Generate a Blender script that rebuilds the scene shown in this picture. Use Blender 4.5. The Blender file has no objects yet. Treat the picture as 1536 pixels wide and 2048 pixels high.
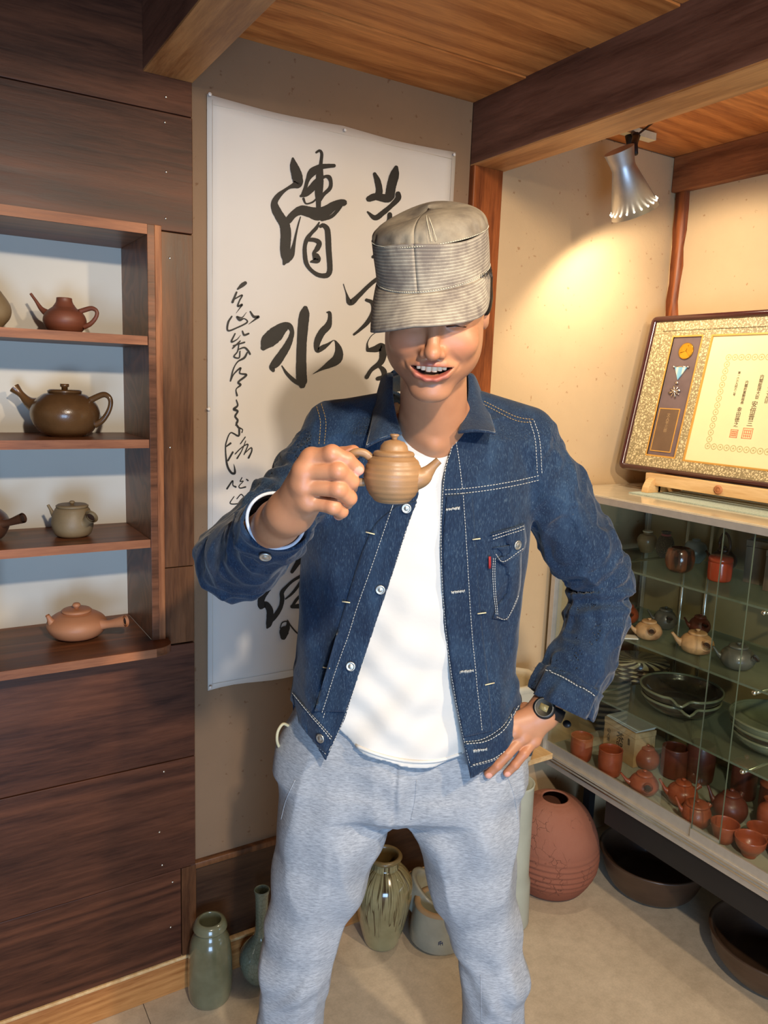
import bpy, bmesh, math, random
import numpy as np
from mathutils import Vector, Matrix
from mathutils.bvhtree import BVHTree
SC = bpy.context.scene
COL = SC.collection
random.seed(7)
# ------------------------------------------------------------------ camera
FPX, CX, CY = 1540.0, 768.0, 1024.0
YAW, PITCH, ROLL = [math.radians(a) for a in (31.8, 9.4, 2.1)]
CAM = np.array([0.0, 0.0, 1.6])
_F = np.array([math.sin(YAW)*math.cos(PITCH), math.cos(YAW)*math.cos(PITCH), -math.sin(PITCH)])
_R = np.array([math.cos(YAW), -math.sin(YAW), 0.0]); _U = np.cross(_R, _F)
_R, _U = _R*math.cos(ROLL)+_U*math.sin(ROLL), -_R*math.sin(ROLL)+_U*math.cos(ROLL)
cam_data = bpy.data.cameras.new('camera'); cam = bpy.data.objects.new('camera', cam_data); COL.objects.link(cam)
cam.matrix_world = Matrix(((_R[0], _U[0], -_F[0], CAM[0]), (_R[1], _U[1], -_F[1], CAM[1]), (_R[2], _U[2], -_F[2], CAM[2]), (0, 0, 0, 1)))
cam_data.sensor_fit = 'HORIZONTAL'; cam_data.sensor_width = 36.0; cam_data.lens = 36.0*FPX/1536.0
cam_data.clip_start = 0.02
SC.camera = cam
def ray(px, py): return _F + _R*((px-CX)/FPX) + _U*((CY-py)/FPX)
def at(px, py, axis, value):            # the point of the plane axis=value seen at that place
    r = ray(px, py); t = (value-CAM[axis])/r[axis]; return CAM + r*t
# person frame: x to the right, y horizontally away, z up
_FH = np.array([math.sin(YAW), math.cos(YAW), 0.0]); _RH = np.array([math.cos(YAW), -math.sin(YAW), 0.0])
def P(px, py, y):
    r = ray(px, py); w = CAM + r*(y/(r@_FH)); return np.array([w@_RH, y, w[2]])
def to_world(A):
    A = np.asarray(A, float); return A[..., 0:1]*_RH + A[..., 1:2]*_FH + A[..., 2:3]*np.array([0, 0, 1.0])
# ------------------------------------------------------------------ light
SC.view_settings.view_transform = 'Standard'; SC.view_settings.look = 'None'
SC.view_settings.gamma = 1.0; SC.view_settings.use_curve_mapping = False
SC.view_settings.exposure = 0.12
world = bpy.data.worlds.new('world'); SC.world = world; world.use_nodes = True
wb = world.node_tree.nodes['Background']; wb.inputs[0].default_value = (1.0, 0.87, 0.72, 1); wb.inputs[1].default_value = 0.155
def lamp(kind, name, loc, target, energy, color, size=0.1, size_y=None, spot=None, blend=0.5):
    d = bpy.data.lights.new(name, kind); d.energy = energy; d.color = color
    if kind == 'AREA':
        d.size = size
        if size_y: d.shape = 'RECTANGLE'; d.size_y = size_y
    else: d.shadow_soft_size = size
    if kind == 'SPOT': d.spot_size = math.radians(spot); d.spot_blend = blend
    o = bpy.data.objects.new(name, d); COL.objects.link(o); o.location = loc
    o.rotation_euler = (Vector(target)-Vector(loc)).to_track_quat('-Z', 'Y').to_euler(); return o
WARM = (1.0, 0.78, 0.52)
lamp('SPOT', 'ceiling_spot_near', (0.25, -0.35, 2.25), (0.80, 1.4, 0.92), 112, (1.0, 0.86, 0.69), 0.04, spot=86, blend=0.6)
lamp('SPOT', 'ceiling_spot_right', (1.15, -0.30, 2.28), (1.45, 1.5, 0.8), 76, WARM, 0.04, spot=98, blend=0.6)
lamp('AREA', 'doorway_daylight', (-0.45, -1.6, 0.70), (0.8, 1.3, 0.65), 62, (0.42, 0.66, 1.0), 1.1, 1.1)
# ------------------------------------------------------------------ helpers
def tag(o, label=None, cat=None, group=None, kind=None):
    if label: o['label'] = label
    if cat: o['category'] = cat
    if group: o['group'] = group
    if kind: o['kind'] = kind
    return o
def empty(name, loc=(0, 0, 0), rz=0, label=None, cat=None, group=None, rot=None):
    o = bpy.data.objects.new(name, None); COL.objects.link(o); o.location = loc
    o.rotation_euler = rot if rot else (0, 0, rz); o.empty_display_size = 0.05
    return tag(o, label, cat, group)
def mk(name, V, F, mat, parent=None, smooth=True, bevel=0, uv=None, solid=0, subd=0, seg=2, auto=None, colattr=None):
    me = bpy.data.meshes.new(name)
    me.from_pydata([tuple(map(float, v)) for v in V], [], [tuple(f) for f in F])
    me.materials.append(mat)
    if smooth: me.polygons.foreach_set('use_smooth', [True]*len(me.polygons))
    if uv is not None:
        l = me.uv_layers.new(name='UVMap'); vi = np.zeros(len(me.loops), int); me.loops.foreach_get('vertex_index', vi)
        l.data.foreach_set('uv', np.asarray(uv, float)[vi].ravel())
    me.update()
    o = bpy.data.objects.new(name, me); COL.objects.link(o)
    if parent is not None: o.parent = parent
    if solid:
        m = o.modifiers.new('s', 'SOLIDIFY'); m.thickness = solid; m.offset = 0
    if bevel:
        m = o.modifiers.new('b', 'BEVEL'); m.width = bevel; m.segments = seg; m.limit_method = 'ANGLE'; m.angle_limit = 0.6
    if subd:
        m = o.modifiers.new('d', 'SUBSURF'); m.levels = subd; m.render_levels = subd
    return o
class G:
    def __init__(s): s.v = []; s.f = []
    def add(s, V, F):
        n = len(s.v); s.v += [tuple(map(float, p)) for p in V]; s.f += [tuple(i+n for i in q) for q in F]; return s
    def box(s, x0, x1, y0, y1, z0, z1):
        return s.add([(x, y, z) for x in (x0, x1) for y in (y0, y1) for z in (z0, z1)],
                     [(0, 1, 3, 2), (4, 6, 7, 5), (0, 4, 5, 1), (2, 3, 7, 6), (0, 2, 6, 4), (1, 5, 7, 3)])
    def lathe(s, prof, n=48, c=(0, 0, 0), sq=None, cap=3):
        V = []; F = []; m = len(prof)
        if tuple(prof[0]) == tuple(prof[-1]): cap = 0
        for i, (r, z) in enumerate(prof):
            for k in range(n):
                a = 2*math.pi*k/n; rr = r if sq is None else r*sq(a)
                V.append((c[0]+rr*math.cos(a), c[1]+rr*math.sin(a), c[2]+z))
        for i in range(m-1):
            for k in range(n): F.append((i*n+k, i*n+(k+1) % n, (i+1)*n+(k+1) % n, (i+1)*n+k))
        if prof[0][0] > 1e-5 and cap & 1: F.append(tuple(range(n))[::-1])
        if prof[-1][0] > 1e-5 and cap & 2: F.append(tuple((m-1)*n+k for k in range(n)))
        return s.add(V, F)
    def tube(s, pts, rad, n=14, cap=True, flat=1.0):
        pts = [np.array(p, float) for p in pts]; m = len(pts)
        if not hasattr(rad, '__len__'): rad = [rad]*m
        t0 = None; V = []; F = []; nrm = None
        for i in range(m):
            t = pts[min(i+1, m-1)]-pts[max(i-1, 0)]; t = t/(np.linalg.norm(t)+1e-12)
            if nrm is None:
                a = np.array([0, 0, 1.0]) if abs(t[2]) < .9 else np.array([1.0, 0, 0]); nrm = np.cross(t, a)
            nrm = nrm-t*(nrm@t); nrm /= np.linalg.norm(nrm)+1e-12; b = np.cross(t, nrm)
            for k in range(n):
                a = 2*math.pi*k/n; V.append(pts[i]+nrm*(rad[i]*math.cos(a))+b*(rad[i]*flat*math.sin(a)))
        for i in range(m-1):
            for k in range(n): F.append((i*n+k, i*n+(k+1) % n, (i+1)*n+(k+1) % n, (i+1)*n+k))
        if cap: F.append(tuple(range(n))[::-1]); F.append(tuple((m-1)*n+k for k in range(n)))
        return s.add(V, F)
    def grid(s, A):
        A = np.asarray(A); n, m = A.shape[:2]
        return s.add(A.reshape(-1, 3), [(i*m+j, i*m+j+1, (i+1)*m+j+1, (i+1)*m+j) for i in range(n-1) for j in range(m-1)])
    def ball(s, c, r, n=12, sc=(1, 1, 1)):
        V = []; F = []; m = n//2+1
        for i in range(m):
            p = math.pi*i/(m-1)
            for k in range(n):
                a = 2*math.pi*k/n
                V.append((c[0]+r*sc[0]*math.sin(p)*math.cos(a), c[1]+r*sc[1]*math.sin(p)*math.sin(a), c[2]-r*sc[2]*math.cos(p)))
        for i in range(m-1):
            for k in range(n): F.append((i*n+k, i*n+(k+1) % n, (i+1)*n+(k+1) % n, (i+1)*n+k))
        return s.add(V, F)
    def out(s, name, mat, parent=None, **k): return mk(name, s.v, s.f, mat, parent, **k)
def crom(pts, k=6):                      # Catmull-Rom through points of any dimension
    p = np.asarray(pts, float); q = np.vstack([2*p[0]-p[1], p, 2*p[-1]-p[-2]]); out = []
    for i in range(1, len(q)-2):
        for j in range(k):
            t = j/k; a, b, c, d = q[i-1], q[i], q[i+1], q[i+2]
            out.append(.5*((2*b)+(-a+c)*t+(2*a-5*b+4*c-d)*t*t+(-a+3*b-3*c+d)*t**3))
    out.append(p[-1]); return np.array(out)
def stand(px, py, z, r, keep=0):                # centre of a round thing whose front foot is seen at that place on the level z
    p = at(px, py, 2, z); d = p-CAM; d[2] = 0; d /= np.linalg.norm(d); q = p+d*r
    if keep and q[0]-keep < 1.773: q = q+d*((1.773+keep-q[0])/d[0])      # clear of the glass door
    return (float(q[0]), float(q[1]), float(z))
# ------------------------------------------------------------------ materials
class NT:
    def __init__(s, name):
        s.m = bpy.data.materials.new(name); s.m.use_nodes = True; s.t = s.m.node_tree; s.n = s.t.nodes; s.b = s.n['Principled BSDF']
    def new(s, t, **k):
        x = s.n.new(t)
        for a, b in k.items(): setattr(x, a, b)
        return x
    def link(s, a, b): s.t.links.new(a, b)
    def coord(s, scale=(1, 1, 1), kind='Object', rot=(0, 0, 0)):
        c = s.new('ShaderNodeTexCoord'); m = s.new('ShaderNodeMapping'); m.inputs['Scale'].default_value = scale; m.inputs['Rotation'].default_value = rot
        s.link(c.outputs[kind], m.inputs[0]); return m.outputs[0]
    def noise(s, vec, scale, detail=4, rough=.55, dist=0):
        x = s.new('ShaderNodeTexNoise'); x.inputs['Scale'].default_value = scale; x.inputs['Detail'].default_value = detail
        x.inputs['Roughness'].default_value = rough; x.inputs['Distortion'].default_value = dist
        if vec is not None: s.link(vec, x.inputs['Vector'])
        return x.outputs['Fac']
    def ramp(s, fac, stops):
        r = s.new('ShaderNodeValToRGB'); e = r.color_ramp.elements
        while len(e) < len(stops): e.new(.5)
        for i, (p, c) in enumerate(stops): e[i].position = p; e[i].color = tuple(c)+(1,) if len(c) == 3 else c
        s.link(fac, r.inputs[0]); return r.outputs[0]
    def mix(s, fac, a, b, mode='MIX'):
        x = s.new('ShaderNodeMix', data_type='RGBA', blend_type=mode)
        for sock, v in ((x.inputs[0], fac), (x.inputs[6], a), (x.inputs[7], b)):
            if hasattr(v, 'links') or hasattr(v, 'is_linked'): s.link(v, sock)
            else: sock.default_value = v if not isinstance(v, (tuple, list)) else (tuple(v)+(1,) if len(v) == 3 else v)
        return x.outputs[2]
    def math(s, op, a, b=None, c=None):
        x = s.new('ShaderNodeMath', operation=op)
        for i, v in enumerate((a, b, c)):
            if v is None: continue
            if hasattr(v, 'is_linked'): s.link(v, x.inputs[i])
            else: x.inputs[i].default_value = v
        return x.outputs[0]
    def bump(s, h, strength=.3, dist=.002, prev=None):
        b = s.new('ShaderNodeBump'); b.inputs['Strength'].default_value = strength; b.inputs['Distance'].default_value = dist
        s.link(h, b.inputs['Height'])
        if prev is not None: s.link(prev, b.inputs['Normal'])
        return b.outputs[0]
    def set(s, **k):
        for a, v in k.items():
            i = s.b.inputs[a.replace('_', ' ')]
            if hasattr(v, 'is_linked'): s.link(v, i)
            else: i.default_value = v if not (isinstance(v, (tuple, list)) and len(v) == 3 and i.type == 'RGBA') else tuple(v)+(1,)
        return s
def S(r, g, b):                         # 0-255 display colour to linear
    return tuple(((c/255)/12.92 if c/255 <= .04045 else ((c/255+.055)/1.055)**2.4) for c in (r, g, b))
def plain(name, col, rough=.5, metal=0, var=.12, sc=20, bump=0, bs=60, coat=0, spec=.5):
    t = NT(name); v = t.coord(); n = t.noise(v, sc, 4)
    lo = tuple(c*(1-var) for c in col); hi = tuple(min(1, c*(1+var)) for c in col)
    t.set(Base_Color=t.ramp(n, [(.3, lo), (.7, hi)]), Roughness=rough, Metallic=metal, Coat_Weight=coat)
    t.b.inputs['Specular IOR Level'].default_value = spec
    if bump: t.set(Normal=t.bump(t.noise(v, bs, 3), bump, .002))
    return t.m
def wood(name, c0, c1, axis=0, sc=1.0, rough=.5, bump=.25, fine=1.0, stain=None, c2=None, coat=0):
    t = NT(name); s = [9*sc]*3; s[axis] = .8*sc; v = t.coord(tuple(s))
    oi = t.new('ShaderNodeObjectInfo'); va = t.new('ShaderNodeVectorMath', operation='ADD'); t.link(v, va.inputs[0])
    sh = t.math('MULTIPLY', oi.outputs['Random'], 37.0); t.link(sh, va.inputs[1]); v = va.outputs[0]
    n1 = t.noise(v, .6, 2, .5, .5)
    wv = t.math('SINE', t.math('MULTIPLY', n1, 48.0)); wv = t.math('MULTIPLY_ADD', wv, .5, .5)
    fi = t.noise(v, 14*fine, 4, .65, .3)
    g = t.math('ADD', t.math('MULTIPLY', wv, .26), t.math('MULTIPLY', fi, .70))
    col = t.ramp(g, [(.25, c0), (.72, c1)] + ([(.85, c2)] if c2 else []))
    big = t.noise(t.coord((1.6, 1.6, 1.6)), 1.6, 3)
    col = t.mix(t.ramp(big, [(.35, (0, 0, 0)), (.7, (1, 1, 1))]), col, tuple(c*.62 for c in c0) if stain is None else stain, 'MIX') if stain is not None else t.mix(.35, col, t.ramp(big, [(.3, (.45, .45, .45)), (.7, (1.15, 1.15, 1.15))]), 'MULTIPLY')
    t.set(Base_Color=col, Roughness=t.math('MULTIPLY_ADD', fi, .2, rough-.1), Normal=t.bump(g, bump, .0015), Coat_Weight=coat); t.b.inputs['Specular IOR Level'].default_value = .3
    return t.m
M = {}
M['dark_plank'] = wood('dark_plank', S(56, 31, 22), S(104, 62, 42), 0, .8, .42, .3)
M['dark_stile'] = wood('dark_stile', S(72, 44, 28), S(126, 82, 50), 2, .8, .38, .3)
M['cedar_edge'] = wood('cedar_edge', S(124, 70, 38), S(180, 116, 72), 2, 1.2, .45, .2)
M['shelf_board'] = wood('shelf_board', S(88, 54, 34), S(140, 88, 58), 0, 1.2, .38, .2)
M['beam_dark'] = wood('beam_dark', S(82, 50, 38), S(124, 84, 66), 1, .9, .55, .3)
M['beam_light'] = wood('beam_light', S(150, 96, 52), S(205, 148, 92), 1, 1.2, .5, .3)
M['ceiling_board'] = wood('ceiling_board', S(166, 96, 46), S(224, 148, 80), 0, 1.0, .5, .25)
M['beam_mid'] = wood('beam_mid', S(106, 58, 32), S(166, 104, 62), 1, 1.0, .5, .3)
M['cedar_face'] = wood('cedar_face', S(128, 74, 46), S(176, 114, 76), 0, 1.2, .45, .2)
M['post'] = wood('post', S(96, 46, 22), S(160, 88, 44), 2, 1.2, .42, .25)
M['wainscot'] = wood('wainscot', S(52, 32, 20), S(84, 56, 36), 0, .8, .5, .2)
M['base_light'] = wood('base_light', S(160, 100, 50), S(212, 150, 88), 0, 1.2, .5, .15)
M['pine'] = wood('pine', S(214, 168, 110), S(240, 204, 150), 1, 1.4, .5, .08)
def plaster(name, c):
    t = NT(name); v = t.coord(); a = t.noise(v, 2.2, 5, .6); b = t.noise(v, 90, 4, .7); d = t.noise(v, 420, 2)
    col = t.mix(t.ramp(a, [(.3, (0, 0, 0)), (.72, (1, 1, 1))]), tuple(x*.84 for x in c), c)
    sp = t.ramp(t.noise(v, 60, 2, .5), [(.24, (.72, .6, .5)), (.30, (1, 1, 1))])
    col = t.mix(1.0, col, sp, 'MULTIPLY')
    n1 = t.bump(a, .25, .01); t.set(Base_Color=col, Roughness=.9, Normal=t.bump(t.math('ADD', b, t.math('MULTIPLY', d, .6)), .35, .0012, n1)); return t.m
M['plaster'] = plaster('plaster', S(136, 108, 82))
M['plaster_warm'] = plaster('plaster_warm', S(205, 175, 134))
M['niche_white'] = plain('niche_white', S(214, 208, 196), .9, var=.02, sc=6)
t = NT('floor_stone'); v = t.coord(); a = t.noise(v, 3, 5, .6); b = t.noise(v, 160, 3, .7); d = t.noise(v, 30, 5, .7)
col = t.mix(t.ramp(a, [(.3, (0, 0, 0)), (.7, (1, 1, 1))]), S(188, 171, 146), S(210, 193, 168)); col = t.mix(.5, col, t.ramp(d, [(.35, (.78, .77, .75)), (.6, (1.08, 1.08, 1.08))]), 'MULTIPLY')
t.set(Base_Color=t.mix(.35, col, t.ramp(b, [(.3, (.75, .75, .75)), (.7, (1.1, 1.1, 1.1))]), 'MULTIPLY'), Roughness=.72, Normal=t.bump(b, .15, .0008)); M['floor'] = t.m
M['grout'] = plain('grout', S(120, 108, 92), .9)
M['steel_screw'] = plain('steel_screw', (.8, .78, .72), .25, 1, 0)
M['alu'] = plain('alu', S(196, 188, 174), .42, .55, .06, 40)
M['alu_bright'] = plain('alu_bright', (.85, .82, .74), .22, 1, .03, 40)
M['black'] = plain('black', (.012, .011, .011), .5, 0, .1)
M['dark_metal'] = plain('dark_metal', (.03, .025, .022), .5, .6, .1)
M['mat_blue'] = plain('mat_blue', S(176, 190, 178), .9, 0, .2, 200, .6, 400)
t = NT('glass'); t.set(Base_Color=(.93, 1, .96), Roughness=.0, Transmission_Weight=1.0, IOR=1.2); t.b.inputs['Specular IOR Level'].default_value = .4; t.b.inputs['Specular Tint'].default_value = (1, 1, 1, 1)
# thin sheet glass: see-through with a faint reflection
g = t.n; out = g['Material Output']; tr = t.new('ShaderNodeBsdfTransparent'); tr.inputs[0].default_value = (.97, .985, .965, 1)
gl = t.new('ShaderNodeBsdfGlossy'); gl.inputs['Roughness'].default_value = .02; fr = t.new('ShaderNodeFresnel'); fr.inputs[0].default_value = 1.45
mx = t.new('ShaderNodeMixShader'); t.link(t.math('MULTIPLY', fr.outputs[0], .16), mx.inputs[0]); t.link(tr.outputs[0], mx.inputs[1]); t.link(gl.outputs[0], mx.inputs[2]); t.link(mx.outputs[0], out.inputs[0]); M['glass'] = t.m
M['glass_edge'] = plain('glass_edge', S(104, 110, 90), .3, 0, .02)
t = NT('glass_shelf'); out = t.n['Material Output']; tr = t.new('ShaderNodeBsdfTransparent'); tr.inputs[0].default_value = (.88, .93, .87, 1)
gl = t.new('ShaderNodeBsdfPrincipled'); gl.inputs['Base Color'].default_value = S(165, 170, 146)+(1,); gl.inputs['Roughness'].default_value = .12
mx = t.new('ShaderNodeMixShader'); mx.inputs[0].default_value = .2; t.link(tr.outputs[0], mx.inputs[1]); t.link(gl.outputs[0], mx.inputs[2]); t.link(mx.outputs[0], out.inputs[0]); M['glass_shelf'] = t.m
# ------------------------------------------------------------------ the room
WY = 1.81; WX = 2.217; CZ = 2.366
fl = tag(G().box(-3, 3.2, -3, 2.4, -.06, -.004).out('floor', M['grout'], smooth=False), kind='structure')
xs = [-1.99, -.78, .434, 1.648+.9, 3.2]; ys = [-3, -1.8, -.6, .72, 1.82]
for i in range(len(xs)-1):
    for j in range(len(ys)-1):
        G().box(xs[i]+.001, xs[i+1]-.001, ys[j]+.001, ys[j+1]-.001, -.004, 0).out('floor_tile', M['floor'], fl, smooth=False)
# plastered back wall with the recess for the display shelf cut into it on the left
wb_ = G(); wb_.box(.573, 1.36, WY, WY+.1, .345, CZ+.06); wb_.box(1.46, WX+.1, WY, WY+.1, 0, CZ+.06); wb_.box(.573, 1.46, WY+.01, WY+.1, 0, .345); wb_.box(1.36, 1.46, WY+.01, WY+.1, 0, CZ)
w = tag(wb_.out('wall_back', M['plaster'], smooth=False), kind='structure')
M_alc = M['plaster_warm']
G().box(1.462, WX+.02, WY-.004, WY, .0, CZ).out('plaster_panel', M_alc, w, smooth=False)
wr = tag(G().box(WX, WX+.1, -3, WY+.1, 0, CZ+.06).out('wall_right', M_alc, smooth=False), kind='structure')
# low trims
tag(G().box(.56, 1.358, WY-.017, WY+.012, .335, .352).out('trim_1', M['dark_stile'], bevel=.002), kind='structure')
wp = tag(G().box(.56, 1.36, WY-.004, WY+.011, .085, .335).out('trim_2', M['wainscot'], smooth=False), kind='structure')
b_ = tag(G().box(-1.5, 1.75, WY-.02, WY+.012, 0, .088).out('baseboard_back', M['base_light'], bevel=.002), kind='structure')
G().box(-1.5, 1.75, WY-.021, WY-.004, .088, .096).out('top_bead', M['pine'], b_, bevel=.001)
# wood-clad wall at the left: boards of their own
wl = tag(G().box(-1.5, .12, WY+.02, WY+.1, .09, 2.75).box(.12, .46, WY+.02, WY+.1, .09, .9).box(.12, .46, WY+.02, WY+.1, 1.95, 2.75).out('wall_left', M['wainscot'], smooth=False), kind='structure')
PF = WY-.02
def board(x0, x1, z0, z1, m='dark_plank', f=PF, par=None, back=WY+.015, name='plank'):
    return G().box(x0, x1, f, back, z0, z1).out(name, M[m], par or wl, bevel=.0015, smooth=False)
board(-1.5, .5725, 2.168, 2.72, f=PF+.001); board(-1.5, .573, 1.92, 2.166)
board(.4985, .573, 1.15, 1.918, 'dark_stile', name='stile'); board(.4985, .5728, .958, 1.148, 'dark_stile', f=PF+.0005, name='stile')
board(-1.5, .573, .655, .954, f=PF+.001); board(-1.5, .573, .352, .653, f=PF)
board(-1.5, .535, .098, .350, f=PF+.002); board(.537, .575, .098, .350, 'dark_stile', f=PF+.001, name='stile')
for x, z in [(.515, 2.198), (.512, 2.146), (.514, 2.044), (.512, 1.946), (.52, 1.862), (.517, 1.437), (.496, .938), (.494, .63), (.481, .47), (.487, .377), (.513, .321), (.507, .194)]:
    G().ball((x, PF-.0002, z), .0028, 10, (1, .6, 1)).out('screw', M['steel_screw'], wl)
# ceiling boards, beams and posts
ce = tag(G().box(-3, 3.2, -3, WY+.1, CZ+.02, CZ+.08).out('ceiling', M['beam_dark'], smooth=False), kind='structure')
ysb = [-3, -2.4, -1.9, -1.45, -1.0, -.62, -.2, .18, .55, .88, 1.14, 1.384, 1.596, 1.812]
for j in range(len(ysb)-1):
    G().box(.575, 1.37, ysb[j]+.0015, ysb[j+1]-.0015, CZ+(.004 if j % 2 else 0), CZ+.02).out('ceiling_board', M['ceiling_board'], ce, smooth=False, bevel=.001)
ysb = [-3, -2.2, -1.5, -.9, -.4, .0, .4, .78, 1.13, 1.47, 1.812]
for j in range(len(ysb)-1):
    G().box(1.46, WX+.02, ysb[j]+.0015, ysb[j+1]-.0015, CZ+(.004 if j % 2 else 0), CZ+.02).out('ceiling_board', M['ceiling_board'], ce, smooth=False, bevel=.001)
def two_tone(name, x0, x1, y0, y1, z0, z1):
    o = tag(G().box(x0, x1, y0, y1, z0+.004, z1).out(name, M['beam_dark'], smooth=False, bevel=.002), kind='structure')
    G().box(x0+.001, x1-.001, y0, y1, z0, z0+.006).out('planed_underside', M['beam_light'], o, smooth=False)
    return o
two_tone('trim_3', .466, .574, -3, PF, 2.239, 2.72)
two_tone('trim_4', 1.36, 1.468, -3, WY-.001, 2.202, CZ+.02)
tag(G().box(1.36, 1.462, WY-.022, WY+.02, 0, 2.204).out('trim_5', M['post'], bevel=.003, smooth=False), kind='structure')
tag(G().box(WX-.03, WX+.01, -3, WY-.005, 2.258, CZ+.005).out('trim_6', M['beam_mid'], bevel=.004, smooth=False), kind='structure')
G2 = G(); zs = np.linspace(0, 2.26, 40); rr = random.Random(3)
A = []
for z in zs:
    j = rr.uniform(-.004, .004); A.append([(WX-.0+.002, WY-.012+j*.4, z), (WX-.014, WY-.016+j, z), (WX-.016, WY-.05+j, z), (WX+.002, WY-.056+rr.uniform(-.005, .005), z)])
tag(G2.grid(A).out('trim_7', M['post'], smooth=True), kind='structure')
G().box(.42, .575, 1.795, 1.81, 2.73, 2.75)
# ------------------------------------------------------------------ recessed display shelf
sh = empty('display_shelf', (.467, PF, .96), label='recessed wooden display shelf with white back let into the dark plank wall', cat='shelf')
def sb(name, x0, x1, y0, y1, z0, z1, m, **k): return G().box(x0-.467, x1-.467, y0-PF, y1-PF, z0-.96, z1-.96).out(name, M[m], sh, smooth=False, **k)
YB = 2.02
sb('back_panel', -.6, .47, YB, YB+.01, .9, 2.0, 'niche_white')
sb('side_panel', .467, .4835, PF-.012, YB+.005, .9775, 1.927, 'shelf_board', bevel=.001)
sb('edge_strip', .4835, .4985, PF-.012, PF+.02, .9778, 1.927, 'cedar_edge', bevel=.001)
sb('front_edge', -.6, .4665, PF-.0145, PF-.0122, 1.9052, 1.926, 'cedar_face')
sb('top_board', -.6, .4665, PF-.012, YB+.005, 1.905, 1.926, 'shelf_board', bevel=.001)
for z in (1.687, 1.456, 1.223):
    sb('shelf_board', -.6, .467, PF-.004, YB, z-.019, z, 'shelf_board', bevel=.001)
    sb('front_edge', -.6, .4665, PF-.0075, PF-.0042, z-.0192, z+.0002, 'cedar_face')
g = G(); pts = [(-.6, YB), (-.6, PF-.072), (.46, PF-.072)]+[(.46+.045*math.sin(a), PF-.027-.045*math.cos(a)) for a in np.linspace(.2, 1.57, 7)]+[(.505, PF), (.467, PF), (.467, YB)]
n = len(pts); g.add([(x-.467, y-PF, .958-.96) for x, y in pts]+[(x-.467, y-PF, .978-.96) for x, y in pts], [tuple(range(n))[::-1], tuple(range(n, 2*n))]+[(i, (i+1) % n, n+(i+1) % n, n+i) for i in range(n)])
sb('front_edge', -.6, .460, PF-.0745, PF-.0722, .9582, .9782, 'cedar_face')
g.out('bottom_board', M['shelf_board'], sh, smooth=False, bevel=.0012)
# ------------------------------------------------------------------ calligraphy scroll
paper = NT('scroll_cloth'); v = paper.coord((1, 1, 1)); n1 = paper.noise(v, 3, 3); n2 = paper.noise(v, 300, 3)
paper.set(Base_Color=paper.mix(n1, S(194, 187, 180), S(209, 203, 195)), Roughness=.85, Normal=paper.bump(n2, .15, .0005, paper.bump(paper.noise(paper.coord((1, 1, .35)), 6, 3), .3, .01)))
ink = plain('ink', S(22, 19, 17), .55, 0, .3, 60)
sx0, sx1, sz0, sz1 = .612, 1.307, .815, 2.229
sc_ = empty('calligraphy_scroll', (sx0, WY-.001, sz0), label='tall off-white cloth scroll with large black brush calligraphy pinned to the plaster wall', cat='scroll')
YS = WY-.004
A = []
for i in range(41):
    r_ = []
    for j in range(21):
        x = sx0+(sx1-sx0)*j/20; z = sz0+(sz1-sz0)*i/40
        e = .0012*math.sin(j*1.3+i*.2)+.0008*math.sin(i*.9)
        if i == 40: z -= .006*abs(math.sin(math.pi*j/10))
        if i == 0: z += .004*math.sin(j*.8)
        r_.append((x-sx0, -.003+e*.6, z-sz0))
    A.append(r_)
G().grid(A).out('cloth', paper.m, sc_, solid=.0008)
hem = plain('hem', S(204, 195, 182), .9, 0, .05)
g = G()
for (a, b) in [((sx0+.012, sz0+.01), (sx0+.012, sz1-.01)), ((sx0+.01, sz1-.02), (sx1-.01, sz1-.02)), ((sx1-.012, sz0+.01), (sx1-.012, sz1-.01)), ((sx0+.01, sz0+.016), (sx1-.01, sz0+.016))]:
    g.tube([(a[0]-sx0, -.0042, a[1]-sz0), (b[0]-sx0, -.0042, b[1]-sz0)], .0006, 6)
g.out('hem_stitch', hem, sc_)
_sc = [0]
def ink_char(strokes, ox, oy, s, name='brush_character', mat=None, k=8):
    g = G()
    for st in strokes:
        c = crom(st, k); _sc[0] += 1; yy = YS-.0022-.00002*(_sc[0] % 12)
        xy = c[:, :2]; wd = np.maximum(c[:, 2], 3); d = np.gradient(xy, axis=0); d /= np.linalg.norm(d, axis=1)[:, None]+1e-9
        nr = np.stack([-d[:, 1], d[:, 0]], 1); rn = random.Random(_sc[0])
        L = []; Rr = []; N = len(xy)
        pre = [(xy[0]-d[0]*wd[0]*.42, wd[0]*.45), (xy[0]-d[0]*wd[0]*.2, wd[0]*.85)]; post = [(xy[-1]+d[-1]*wd[-1]*.2, wd[-1]*.85), (xy[-1]+d[-1]*wd[-1]*.42, wd[-1]*.45)]
        seq = [(p, w_, nr[0]) for p, w_ in pre]+[(xy[i], wd[i]*(1+rn.uniform(-.03, .03)), nr[i]) for i in range(N)]+[(p, w_, nr[-1]) for p, w_ in post]
        rows = []
        for p, w_, n_ in seq:
            a = p+n_*w_/2; b = p-n_*w_/2
            rows.append([at(ox+q[0]/s, oy+q[1]/s, 1, yy)-np.array([sx0, WY-.001, sz0]) for q in (a, b)])
        g.grid(rows)
        for q_ in (xy[0], xy[-1]): pass
    return g.out(name, mat or ink, sc_, smooth=False)
C1 = (500, 280, 6.825)
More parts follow.
